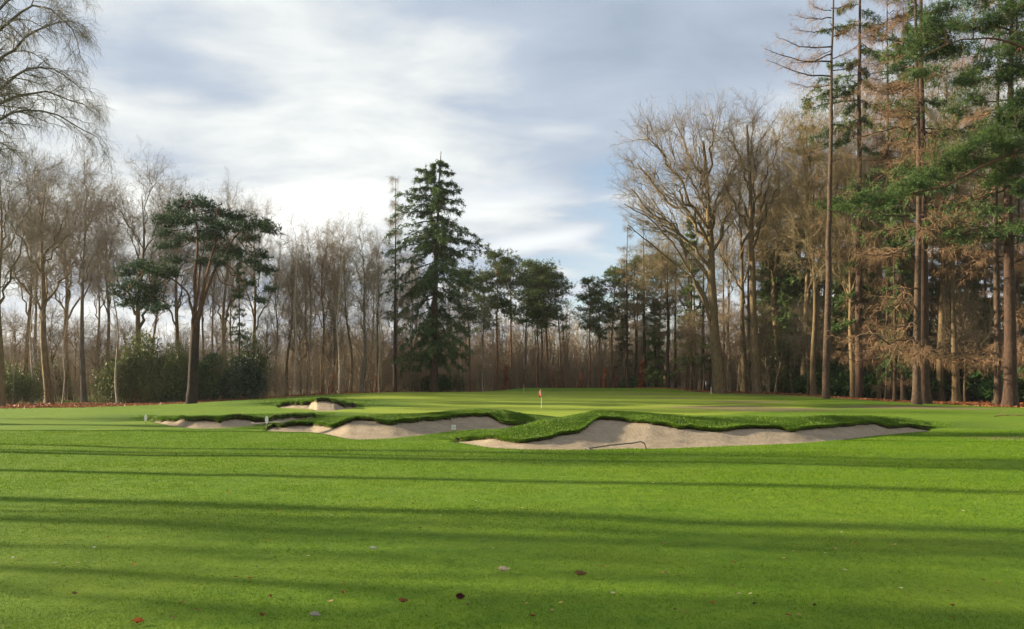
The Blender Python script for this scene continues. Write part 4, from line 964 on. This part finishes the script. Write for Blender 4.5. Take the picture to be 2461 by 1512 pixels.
# --- thicket and far wood: masses nobody could count
rng = np.random.default_rng(77)
def thicket(name, mat, n, xr, yr, hr, lab, zf=None, m=7, twig=.011):
    x = rng.uniform(*xr, n); y = rng.uniform(*yr, n); y = np.where(y < wood_edge(x)+2, wood_edge(x)+2+rng.exponential(9, n), y); zg = ground(x, y)[0]
    H = rng.uniform(*hr, n)*(zf(x, y) if zf else 1); k = 6; u = np.linspace(0, 1, k)
    P = np.stack([x[:, None]+0*u, y[:, None]+0*u, zg[:, None]-.1+H[:, None]*u], -1)
    P[:, 1:] += np.cumsum(rng.normal(size=(n, k-1, 3))*.035*H[:, None, None], 1)*[1, 1, .2]
    R = (.010+.006*H)[:, None]*(1-.8*u)[None]
    mb = MB(); tubes(mb, P, R, 4)
    P2, R2 = spawn(P, R, m, rng, (.15, 1), (25, 60), (.12, .26), 5, .02, .07, .5, twig, .4)
    P2 = P2[:, :1]+(P2-P2[:, :1])*np.repeat(H, m)[:, None, None]; tubes(mb, P2, R2, 3)
    P3, R3 = spawn(P2, R2, 7, rng, (.1, 1), (25, 65), (.4, 1.3), 3, .02, .08, .6, twig*.9, .3); tubes(mb, P3, R3, 3)
    tag(link(name, mb.mesh(name, M[mat], False)), lab, 'wood', None, 'stuff')
thicket('undergrowth', 'tan_twig', 2600, (-75, 12), (80, 118), (1.3, 6.), 'brown leafless thicket between the trunks of the shaded wood')
thicket('undergrowth', 'tan_twig', 1500, (10, 75), (86, 122), (1.5, 8.), 'brown leafless thicket under the sunlit wood')
thicket('far_woods', 'tan_twig', 1500, (-30, 48), (104, 150), (6., 12.), 'distant brown winter wood closing the gap behind the green', None, 9, .016)
thicket('far_woods', 'tan_twig', 900, (-110, -25), (118, 165), (6., 12.), 'distant grey brown wood behind the shaded trees', None, 9, .016)
thicket('far_woods', 'twig_olive', 1000, (38, 120), (104, 150), (8., 17.), 'distant olive brown wood behind the sunlit trees', None, 9, .016)

# --- trees standing outside the picture whose long shadows cross the fairway
for i, (k_, x, y, h) in enumerate([('D2',-25,11.5,13),('S3',-27,15.2,14),('P5',-30,16.8,26),('P5',-34,21.3,25),('P5',-31,24.4,26),('P5',-37,27.6,24),('P5',-34,34.5,25),('S1',-45,40,20),('S3',-52,47,20),('P5',-33,15.4,24),('S2',-36,26.2,22),('P5',-44,40.5,26)]):
    T = KIND[k_]; s = h/T['H']
    o = empty(NAMES[k_[0]], (x, y, Gz(x, y)-.03), 'tree standing along the fairway outside the view', 'tree', 'trees along the fairway', i*1.3, s)
    for n_, me in T['parts']: link(n_, me, o)

# ------------------------------------------------------------------ golf things
M['white'] = plain('white_paint', (.75, .75, .72), .45, (.6, .6, .57), 30)
M['red'] = plain('red_cloth', (.50, .012, .02), .7, (.38, .008, .015), 12)
M['steel'] = plain('dark_metal', (.05, .045, .04), .5, (.09, .08, .07), 25)
M['stake'] = plain('stake_wood', (.45, .4, .3), .8, (.3, .26, .2), 25)
M['timber'] = plain('bench_paint', (.65, .62, .56), .6, (.45, .42, .36), 20)
M['ink'] = plain('sign_ink', (.03, .08, .05), .6)
M['cup'] = plain('cup_liner', (.7, .7, .68), .5)

def rod(mb, pts, r, s=8):
    P = np.array(pts, float)[None]; return tubes(mb, P, np.full(P.shape[:2], r), s)
def disc(mb, c, r, s=16, th=.01, ax='y', ry=None):
    a = np.arange(s)*2*PI/s; ry = ry or r
    u = np.stack([np.cos(a)*r, np.zeros(s), np.sin(a)*ry], 1) if ax == 'y' else np.stack([np.cos(a)*r, np.sin(a)*ry, np.zeros(s)], 1)
    n = np.array([0, 1, 0]) if ax == 'y' else np.array([0, 0, 1])
    V = np.concatenate([np.array(c)+u-n*th/2, np.array(c)+u+n*th/2, [np.array(c)-n*th/2, np.array(c)+n*th/2]])
    i = np.arange(s); j = (i+1) % s
    mb.add(V, np.stack([i, j, j+s, i+s], 1)); mb.f[3].append(np.concatenate([np.stack([j, i, 0*i+2*s], 1), np.stack([i+s, j+s, 0*i+2*s+1], 1)])+mb.n-len(V)); return mb
def box(mb, c, s):
    V = np.array([[x, y, z] for x in (-.5, .5) for y in (-.5, .5) for z in (-.5, .5)])*np.array(s)+np.array(c)
    return mb.add(V, [[0, 1, 3, 2], [4, 6, 7, 5], [0, 4, 5, 1], [2, 3, 7, 6], [0, 2, 6, 4], [1, 5, 7, 3]])

# flag
Y = 56.; x = PX(1301.5, Y); z = Gz(x, Y)
o = empty('golf_flag', (x, Y, z), 'red flag hanging limp from the pale pin on the putting green', 'golf flag')
hp = PZ(936, Y)-z
mb = MB(); rod(mb, [(0, 0, -.1), (-.02, 0, hp*.5), (-.05, 0, hp)], .010); link('pole', mb.mesh('pole', M['white']), o)
u = np.linspace(0, 1, 12); v = np.linspace(0, 1, 14); U, V_ = np.meshgrid(u, v)
fx = -.05-.06+.24*U*(.35+.75*V_)*np.cos(U*2.)*.8; fy = .05*np.sin(U*7+V_*3); fz = hp-.02-.42*V_-.08*U
i = np.arange(13)[:, None]*12+np.arange(11)[None]
g = MB().add(np.stack([fx, fy, fz], -1), np.stack([i, i+1, i+13, i+12], -1).reshape(-1, 4))
fl = link('flag', g.mesh('flag', M['red']), o)
sd = fl.modifiers.new('thick', 'SOLIDIFY'); sd.thickness = .006
g = MB()
g.add(np.array([[-.12, -.075, hp-.30], [-.05, -.085, hp-.32], [-.085, -.08, hp-.12]]), [[0, 1, 2]])
link('flag_emblem', g.mesh('flag_emblem', M['white'], False), fl)
g = MB(); disc(g, (0, 0, .012), .054, 20, .02, 'z'); link('cup', g.mesh('cup', M['cup']), o)

# thin stake at the back of the green
x, Y = PX(1259, 84.), 84.; z = Gz(x, Y)
mb = MB(); rod(mb, [(0, 0, -.1), (0, 0, .85)], .022); rod(mb, [(0, 0, .85), (0, 0, .90)], .03)
o = link('marker_stake', mb.mesh('marker_stake', M['stake'])); o.location = (x, Y, z)
tag(o, 'thin pale stake at the back of the putting green', 'stake')

def marker(px, py, lab, w=.06, hgt=.40):
    x, Y = on_ground(px, py+6); z = Gz(x, Y)
    o = empty('distance_marker', (x, Y, z), lab, 'marker', 'white oval markers')
    mb = MB(); rod(mb, [(0, .02, -.1), (0, .02, hgt*.6)], .014); link('post', mb.mesh('post', M['steel']), o)
    mb = MB(); disc(mb, (0, 0, hgt*.62), w, 18, .018, 'y', hgt*.36); link('plate', mb.mesh('plate', M['white'], False), o)
marker(350, 1013, 'white oval marker on the lawn before the wood edge')
marker(641, 1030, 'white oval marker between two bunkers, at the rake')

# small notice at the middle bunker
x, Y = on_ground(1091, 1041); Y -= .15; z = Gz(x, Y)
o = empty('notice_sign', (x, Y, z), 'tiny white notice on short legs at the front of the middle bunker', 'sign')
mb = MB(); box(mb, (0, 0, .20), (.14, .012, .15)); link('board', mb.mesh('board', M['white'], False), o)
for sx in (-.05, .05):
    mb = MB(); rod(mb, [(sx, .012, -.1), (sx, .012, .19)], .006, 6); link('leg', mb.mesh('leg', M['steel']), o)
for k_ in range(3):
    mb = MB(); box(mb, (0, -.009, .165+.035*k_), (.09, .004, .010)); link('text_line', mb.mesh('text_line', M['ink'], False), o)

# rakes
def rake(a, b, lab, rise):
    (x0, y0), (x1, y1) = a, b
    z0, z1 = Gz(x0, y0), Gz(x1, y1)
    o = empty('bunker_rake', (x0, y0, z0), lab, 'rake')
    d = np.array([x1-x0, y1-y0, 0]); L = np.linalg.norm(d); e = d/L
    h = z1-z0+rise
    pts = [e*0+[0, 0, .03], e*L*.4+[0, 0, .03+h*.42], e*(L-.3)+[0, 0, h-.03], e*(L-.14)+[0, 0, h], e*(L-.04)+[0, 0, h-.04], e*(L-.005)+[0, 0, h-.12], e*(L+.01)+[0, 0, h-.02-rise]]
    mb = MB(); rod(mb, pts, .017); link('handle', mb.mesh('handle', M['steel']), o)
    s = np.cross(e, [0, 0, 1])
    mb = MB(); rod(mb, [-s*.32+[0, 0, .03], s*.32+[0, 0, .03]], .016)
    for q in np.linspace(-.3, .3, 13): rod(mb, [s*q+[0, 0, .04], s*q+[0, 0, -.05]], .006, 5)
    link('rake_head', mb.mesh('rake_head', M['steel']), o)
a = on_ground(1412, 1081); b = on_ground(1552, 1080)
rake((a[0], a[1]), (b[0], b[1]), 'dark rake with a long bent handle lying at the front of the large bunker', .20)
a = on_ground(690, 1026); b = on_ground(602, 1026)
rake((a[0], a[1]), (b[0], b[1]), 'dark rake lying across the grass between the two shallow bunkers', .16)

# bench far back among the trunks
x, Y = PX(1931, 104.), 104.; z = Gz(x, Y)
o = empty('park_bench', (x, Y, z), 'pale wooden bench far back among the sunlit trunks', 'bench', None, .1)
mb = MB(); box(mb, (0, 0, .45), (1.6, .4, .05)); link('seat', mb.mesh('seat', M['timber'], False), o)
mb = MB(); box(mb, (0, .22, .85), (1.6, .04, .12)); box(mb, (0, .22, .66), (1.6, .04, .12)); link('backrest', mb.mesh('backrest', M['timber'], False), o)
for sx in (-.74, .74):
    mb = MB(); box(mb, (sx, .215, .46), (.09, .06, .92)); box(mb, (sx, -.16, .21), (.09, .07, .42)); link('leg', mb.mesh('leg', M['timber'], False), o)

# short white post at the foot of the great tree
x, Y = PX(1709, 83.), 83.; z = Gz(x, Y)
mb = MB(); rod(mb, [(0, 0, -.1), (0, 0, .62)], .035); rod(mb, [(0, 0, .62), (0, 0, .66), (0, 0, .69)], .028)
o = link('white_post', mb.mesh('white_post', M['white'])); o.location = (x, Y, z); tag(o, 'short white post at the foot of the great swollen trunk', 'post')

# fallen branch near the corner of the wood
rng = np.random.default_rng(90)
x, Y = on_ground(2432, 1003); z = Gz(x, Y)
P0 = np.array([[(-.9, 0, .05), (-.4, .1, .10), (.1, 0, .12), (.6, -.1, .10), (1.1, 0, .05)]], float); R0 = np.linspace(.03, .012, 5)[None]
mb = MB(); tubes(mb, P0, R0, 6); P1, R1 = spawn(P0, R0, 9, rng, (.1, 1), (30, 70), (.3, .7), 4, .05, .1, .5, .006); tubes(mb, P1, R1, 4)
o = link('fallen_branch', mb.mesh('fallen_branch', M['twig_brown'])); o.location = (x, Y, z); tag(o, 'broken twiggy branch lying on the grass by the corner trunks', 'branch')

# single leaves lying on the fairway
LC = dict(o=((.30, .085, .02), 'orange'), r=((.17, .06, .025), 'rust'), b=((.13, .075, .03), 'brown'), t=((.38, .26, .13), 'tan'), p=((.42, .35, .24), 'pale'), w=((.42, .41, .34), 'whitish'), d=((.05, .012, .012), 'dark'), y=((.45, .36, .08), 'yellow'), g=((.25, .23, .2), 'grey'))
LM = {k_: leafy('leaf_'+c[1].replace(' ', '_'), tuple(.6*q for q in c[0]), c[0], tuple(min(1, 1.3*q) for q in c[0]), 30, .2, .6, .1, .2, 60) for k_, c in LC.items()}
def leaf_mesh(seed, mat, curl):
    rng = np.random.default_rng(seed)
    n, m = 9, 5; u = np.linspace(0, 1, n); v = np.linspace(-1, 1, m)
    w = np.sin(u**.85*PI)**.8*.30+.01; w = w*(1+.18*np.sin(u*22+seed))
    Xl = np.repeat((u-.5)[:, None], m, 1); Yl = w[:, None]*v[None]
    Zl = .10+curl*(.45*np.abs(v)[None]**1.5*w[:, None]*2+.5*(Xl**2)*(1+seed % 2))+.03*rng.normal(size=(n, m))
    i = np.arange(n-1)[:, None]*m+np.arange(m-1)[None]
    mb = MB().add(np.stack([Xl, Yl, Zl], -1), np.stack([i, i+1, i+m+1, i+m], -1).reshape(-1, 4))
    rod(mb, [(-.5, 0, .10), (-.62, .02, .13), (-.72, .05, .12)], .013, 5)
    return mb.mesh('leaf', mat)
LMESH = {k_: [leaf_mesh(3*j+ord(k_), m_, (.6, 1.1, .25)[j]) for j in range(3)] for k_, m_ in LM.items()}
A6 = "1295,643,o 645,755,o 1135,815,r 1203,820,o 360,898,b 660,1040,o 1590,930,t 1650,896,r 875,940,r 945,972,r 1262,1005,r 1300,912,r 1483,712,p 375,750,p 425,740,g 452,670,w 908,482,w 740,445,g 978,457,w 1592,518,w 1567,436,t 1820,390,o 1772,325,r 405,480,o 315,400,t 95,388,d 2298,488,p 2020,578,b 2445,555,r 1985,458,b 1335,490,o 1240,498,t 1100,402,o 2115,515,w 522,622,r 88,728,r 830,1012,b 955,862,r 1237,765,d 1655,838,o 2250,955,b 60,722,w 265,750,w 2370,675,w 750,165,w 1040,165,p 915,198,r 700,260,b 1480,210,p 670,303,w 2290,445,w 2330,632,w"
A7 = "1122,412,t 240,585,b 305,427,t 680,357,y 670,303,t 735,655,t 1352,690,t 1555,677,t 1660,655,r 1305,725,t 1065,745,r 437,762,r 697,740,b 805,808,b 1145,897,p 922,902,r 962,940,o 1168,945,d 837,983,r 97,1007,r 193,980,t 1380,1003,t 1328,1000,r 1060,858,b 1690,487,b 1578,538,w 1470,440,b 2265,730,r 2120,955,r 2120,1012,r 2265,830,d 1910,902,b 1870,868,w 2330,845,r 235,942,y 70,943,t 45,480,t 735,797,t 1600,780,w 785,975,b 1455,955,d 2100,885,b 1840,657,t 1505,700,w 485,890,p 1585,598,w 2168,493,w 1090,903,p"
rng = np.random.default_rng(91)
def put_leaf(px, py, c, size, lab, group, j=None):
    x, Y = on_ground(px, py); s = size
    o = link('fallen_leaf', LMESH[c][int(rng.integers(3)) if j is None else j])
    o.location = (x, Y, Gz(x, Y)+.012); o.scale = (s, s, s); o.rotation_euler = (rng.normal()*.15, rng.normal()*.15, rng.random()*6.28)
    tag(o, lab, 'leaf', group); return o
for src, ox in ((A6, 0), (A7, 1230.5)):
    for e_ in src.split():
        a, b_, c = e_.split(','); put_leaf(ox+.5*float(a), 984.4+.5*float(b_), c, .034+.020*rng.random(), 'small %s fallen leaf lying flat on the fairway grass' % LC[c][1], 'fallen leaves scattered over the fairway')
for px, py, c, s, lab in [(1210, 1379, 'p', .105, 'big pale curled leaf on the near fairway'), (1394, 1391, 'b', .11, 'big brown curled leaf on the near fairway, broader than any other'), (1105, 1439, 'd', .075, 'almost black folded leaf standing up in the near grass'), (968, 1454, 'r', .075, 'rust leaf with a torn tip close to the almost black one'), (332, 1504, 'o', .08, 'bright orange leaf at the bottom edge of the lawn'), (757, 1488, 'g', .08, 'greyish leaf sunk into the grass at the bottom of the lawn'), (897, 1325, 'w', .08, 'thin whitish curled leaf on the shaded fairway')]:
    o = put_leaf(px, py, c, s, lab, None, 1)
    o.rotation_euler = (.3 if c != 'd' else 1.1, .1, .2)

# ------------------------------------------------------------------ light, sky, camera
sun = bpy.data.objects.new('sun', bpy.data.lights.new('sun', 'SUN')); COL.link(sun)
sun.data.energy = 5.0; sun.data.angle = math.radians(.7); sun.data.color = (1, .83, .58)
sun.rotation_euler = SUN.to_track_quat('Z', 'Y').to_euler(); sun.location = (-60, 30, 60)

w = bpy.data.worlds.new('World'); sc.world = w; w.use_nodes = True
nt = w.node_tree; nt.nodes.clear()
out = nt.nodes.new('ShaderNodeOutputWorld'); bg = nt.nodes.new('ShaderNodeBackground'); bg.inputs[1].default_value = .055
sky = N(nt, 'TexSky', sky_type='NISHITA'); sky.sun_disc = False; sky.sun_elevation = SUN_EL
sky.sun_rotation = math.atan2(SUN.x, SUN.y); sky.air_density = 1.; sky.dust_density = .6; sky.ozone_density = 1.6
g = N(nt, 'TexCoord').outputs['Generated']
sp = N(nt, 'SeparateXYZ'); nt.links.new(g, sp.inputs[0])
dx, dy, dz = sp.outputs
zc = math_(nt, 'ADD', math_(nt, 'MAXIMUM', dz, 0), .16)
cb = N(nt, 'CombineXYZ'); nt.links.new(math_(nt, 'DIVIDE', dx, zc), cb.inputs[0]); nt.links.new(math_(nt, 'DIVIDE', dy, zc), cb.inputs[1])
mp = N(nt, 'Mapping'); mp.inputs['Rotation'].default_value = (0, 0, math.radians(-16)); mp.inputs['Scale'].default_value = (.85, 1.2, 1); mp.inputs['Location'].default_value = (3.3, 1.2, 0)
nt.links.new(cb.outputs[0], mp.inputs[0]); cv = mp.outputs[0]
n1 = noise(nt, cv, .95, 6, .5, .25); n2 = noise(nt, cv, 2.1, 7, .55, .3); n3 = noise(nt, g, 2.2, 3, .5)
def dirdot(px, py):
    v = Vector(((px-CX)/F, 1, (HY-py)/F)).normalized()
    d = N(nt, 'VectorMath', operation='DOT_PRODUCT'); nt.links.new(g, d.inputs[0]); d.inputs[1].default_value = v; return d.outputs['Value']
def lobe(px, py, width):
    """1 towards a direction, fading over an angle in degrees"""
    c = math.cos(math.radians(width))
    t = N(nt, 'MapRange', interpolation_type='SMOOTHSTEP'); t.inputs[1].default_value = c; t.inputs[2].default_value = 1
    nt.links.new(dirdot(px, py), t.inputs[0]); return t.outputs[0]
n = math_(nt, 'ADD', math_(nt, 'MULTIPLY', n1, .5), math_(nt, 'MULTIPLY', n2, .5))
# bright thin cloud on the sun's side, a heavy grey bank high up, blue gaps low beyond the green
br = math_(nt, 'MULTIPLY', math_(nt, 'SUBTRACT', n, .5), 2.5)
for px, py, wd, a in ((600,240,7,.14),(60,380,9,.10),(400,390,7,.06),(760,530,6,.16),(1020,430,11,.08),(230,640,12,.04),(1250,40,17,-.12),(500,90,6,-.12),(1560,300,9,-.05),(930,300,5,.06),(1900,120,12,-.04),(-1800,700,40,.12)):
    br = math_(nt, 'ADD', br, math_(nt, 'MULTIPLY', lobe(px, py, wd), a))
cloud = ramp(nt, math_(nt, 'ADD', br, .48), [(.08, (1.85, 2.25, 2.8)), (.36, (2.45, 2.85, 3.4)), (.56, (3.6, 3.85, 4.0)), (.80, (4.8, 4.95, 4.8)), (1., (6., 6., 5.8))])
bk = N(nt, 'MapRange', interpolation_type='SMOOTHSTEP'); bk.inputs[1].default_value = .15; bk.inputs[2].default_value = -.5; nt.links.new(dy, bk.inputs[0])
up = N(nt, 'MapRange', interpolation_type='SMOOTHSTEP'); up.inputs[1].default_value = .5; up.inputs[2].default_value = .9; nt.links.new(dz, up.inputs[0])
zy = math_(nt, 'DIVIDE', dz, math_(nt, 'MAXIMUM', dy, .05)); xy = math_(nt, 'DIVIDE', dx, math_(nt, 'MAXIMUM', dy, .05))
def streak(px, py, slope, thick, wd, amt):
    e = math_(nt, 'SUBTRACT', math_(nt, 'SUBTRACT', zy, (HY-py)/F), math_(nt, 'MULTIPLY', math_(nt, 'SUBTRACT', xy, (px-CX)/F), slope))
    e = math_(nt, 'ABSOLUTE', math_(nt, 'ADD', e, math_(nt, 'MULTIPLY', math_(nt, 'SUBTRACT', n2, .5), .03)))
    r = N(nt, 'MapRange', interpolation_type='SMOOTHSTEP'); r.inputs[1].default_value = thick; r.inputs[2].default_value = 0; nt.links.new(e, r.inputs[0])
    return math_(nt, 'MULTIPLY', math_(nt, 'MULTIPLY', r.outputs[0], lobe(px, py, wd)), amt)
STK = math_(nt, 'ADD', streak(1300, 578, .16, .018, 5, .9), math_(nt, 'ADD', streak(1150, 480, .12, .03, 8, .5), streak(1400, 700, .1, .015, 5, .4)))
cloud = mix(nt, math_(nt, 'MULTIPLY', math_(nt, 'MAXIMUM', bk.outputs[0], up.outputs[0]), .7), cloud, (4.4, 4.4, 4.3))  # brighter cloud overhead and behind the camera, added out of view as ambient fill
cov = math_(nt, 'ADD', n, math_(nt, 'SUBTRACT', .37, math_(nt, 'MULTIPLY', lobe(1420, 640, 15), .44)))
cov = math_(nt, 'ADD', cov, math_(nt, 'MULTIPLY', lobe(300, 300, 40), .3))
cov = math_(nt, 'ADD', cov, math_(nt, 'MULTIPLY', STK, .35))
cloud = mix(nt, STK, cloud, (4.6, 4.8, 4.9))
cm = ramp(nt, cov, [(.42, (0,)*3), (.62, (1,)*3)])
skyc = N(nt, 'HueSaturation'); skyc.inputs['Saturation'].default_value = .9; skyc.inputs['Value'].default_value = 1.; nt.links.new(sky.outputs[0], skyc.inputs['Color'])
nt.links.new(mix(nt, cm, skyc.outputs[0], cloud), bg.inputs[0])
nt.links.new(bg.outputs[0], out.inputs[0])

cam = bpy.data.objects.new('camera', bpy.data.cameras.new('camera')); COL.link(cam)
cam.location = (0, 0, EYE+Gz(0, 0)*0); cam.rotation_euler = (PI/2, 0, 0)
cam.data.sensor_width = 36; cam.data.lens = 36*F/2461; cam.data.shift_y = (HY-756)/2461
cam.data.clip_start = .1; cam.data.clip_end = 3000
sc.camera = cam
sc.view_settings.view_transform = 'Standard'; sc.view_settings.look = 'None'; sc.view_settings.exposure = 1.95; sc.view_settings.gamma = 1
sc.render.engine = 'CYCLES'
sc.cycles.max_bounces = 6; sc.cycles.diffuse_bounces = 3; sc.cycles.transmission_bounces = 3; sc.cycles.glossy_bounces = 2
sc.cycles.use_denoising = True

# thin winter haze in the air between the trees
m, nt, o_ = nodes('haze')
pv = N(nt, 'VolumePrincipled'); pv.inputs['Density'].default_value = .00013; pv.inputs['Color'].default_value = (.93, .95, 1, 1); pv.inputs['Anisotropy'].default_value = .3
nt.links.new(pv.outputs[0], o_.inputs['Volume'])
hb = MB(); box(hb, (0, 575, 24.5), (1860, 1300, 53))
tag(link('haze', hb.mesh('haze', m, False)), 'thin winter haze in the air between the trees', 'haze', None, 'stuff')
sc.cycles.volume_bounces = 0
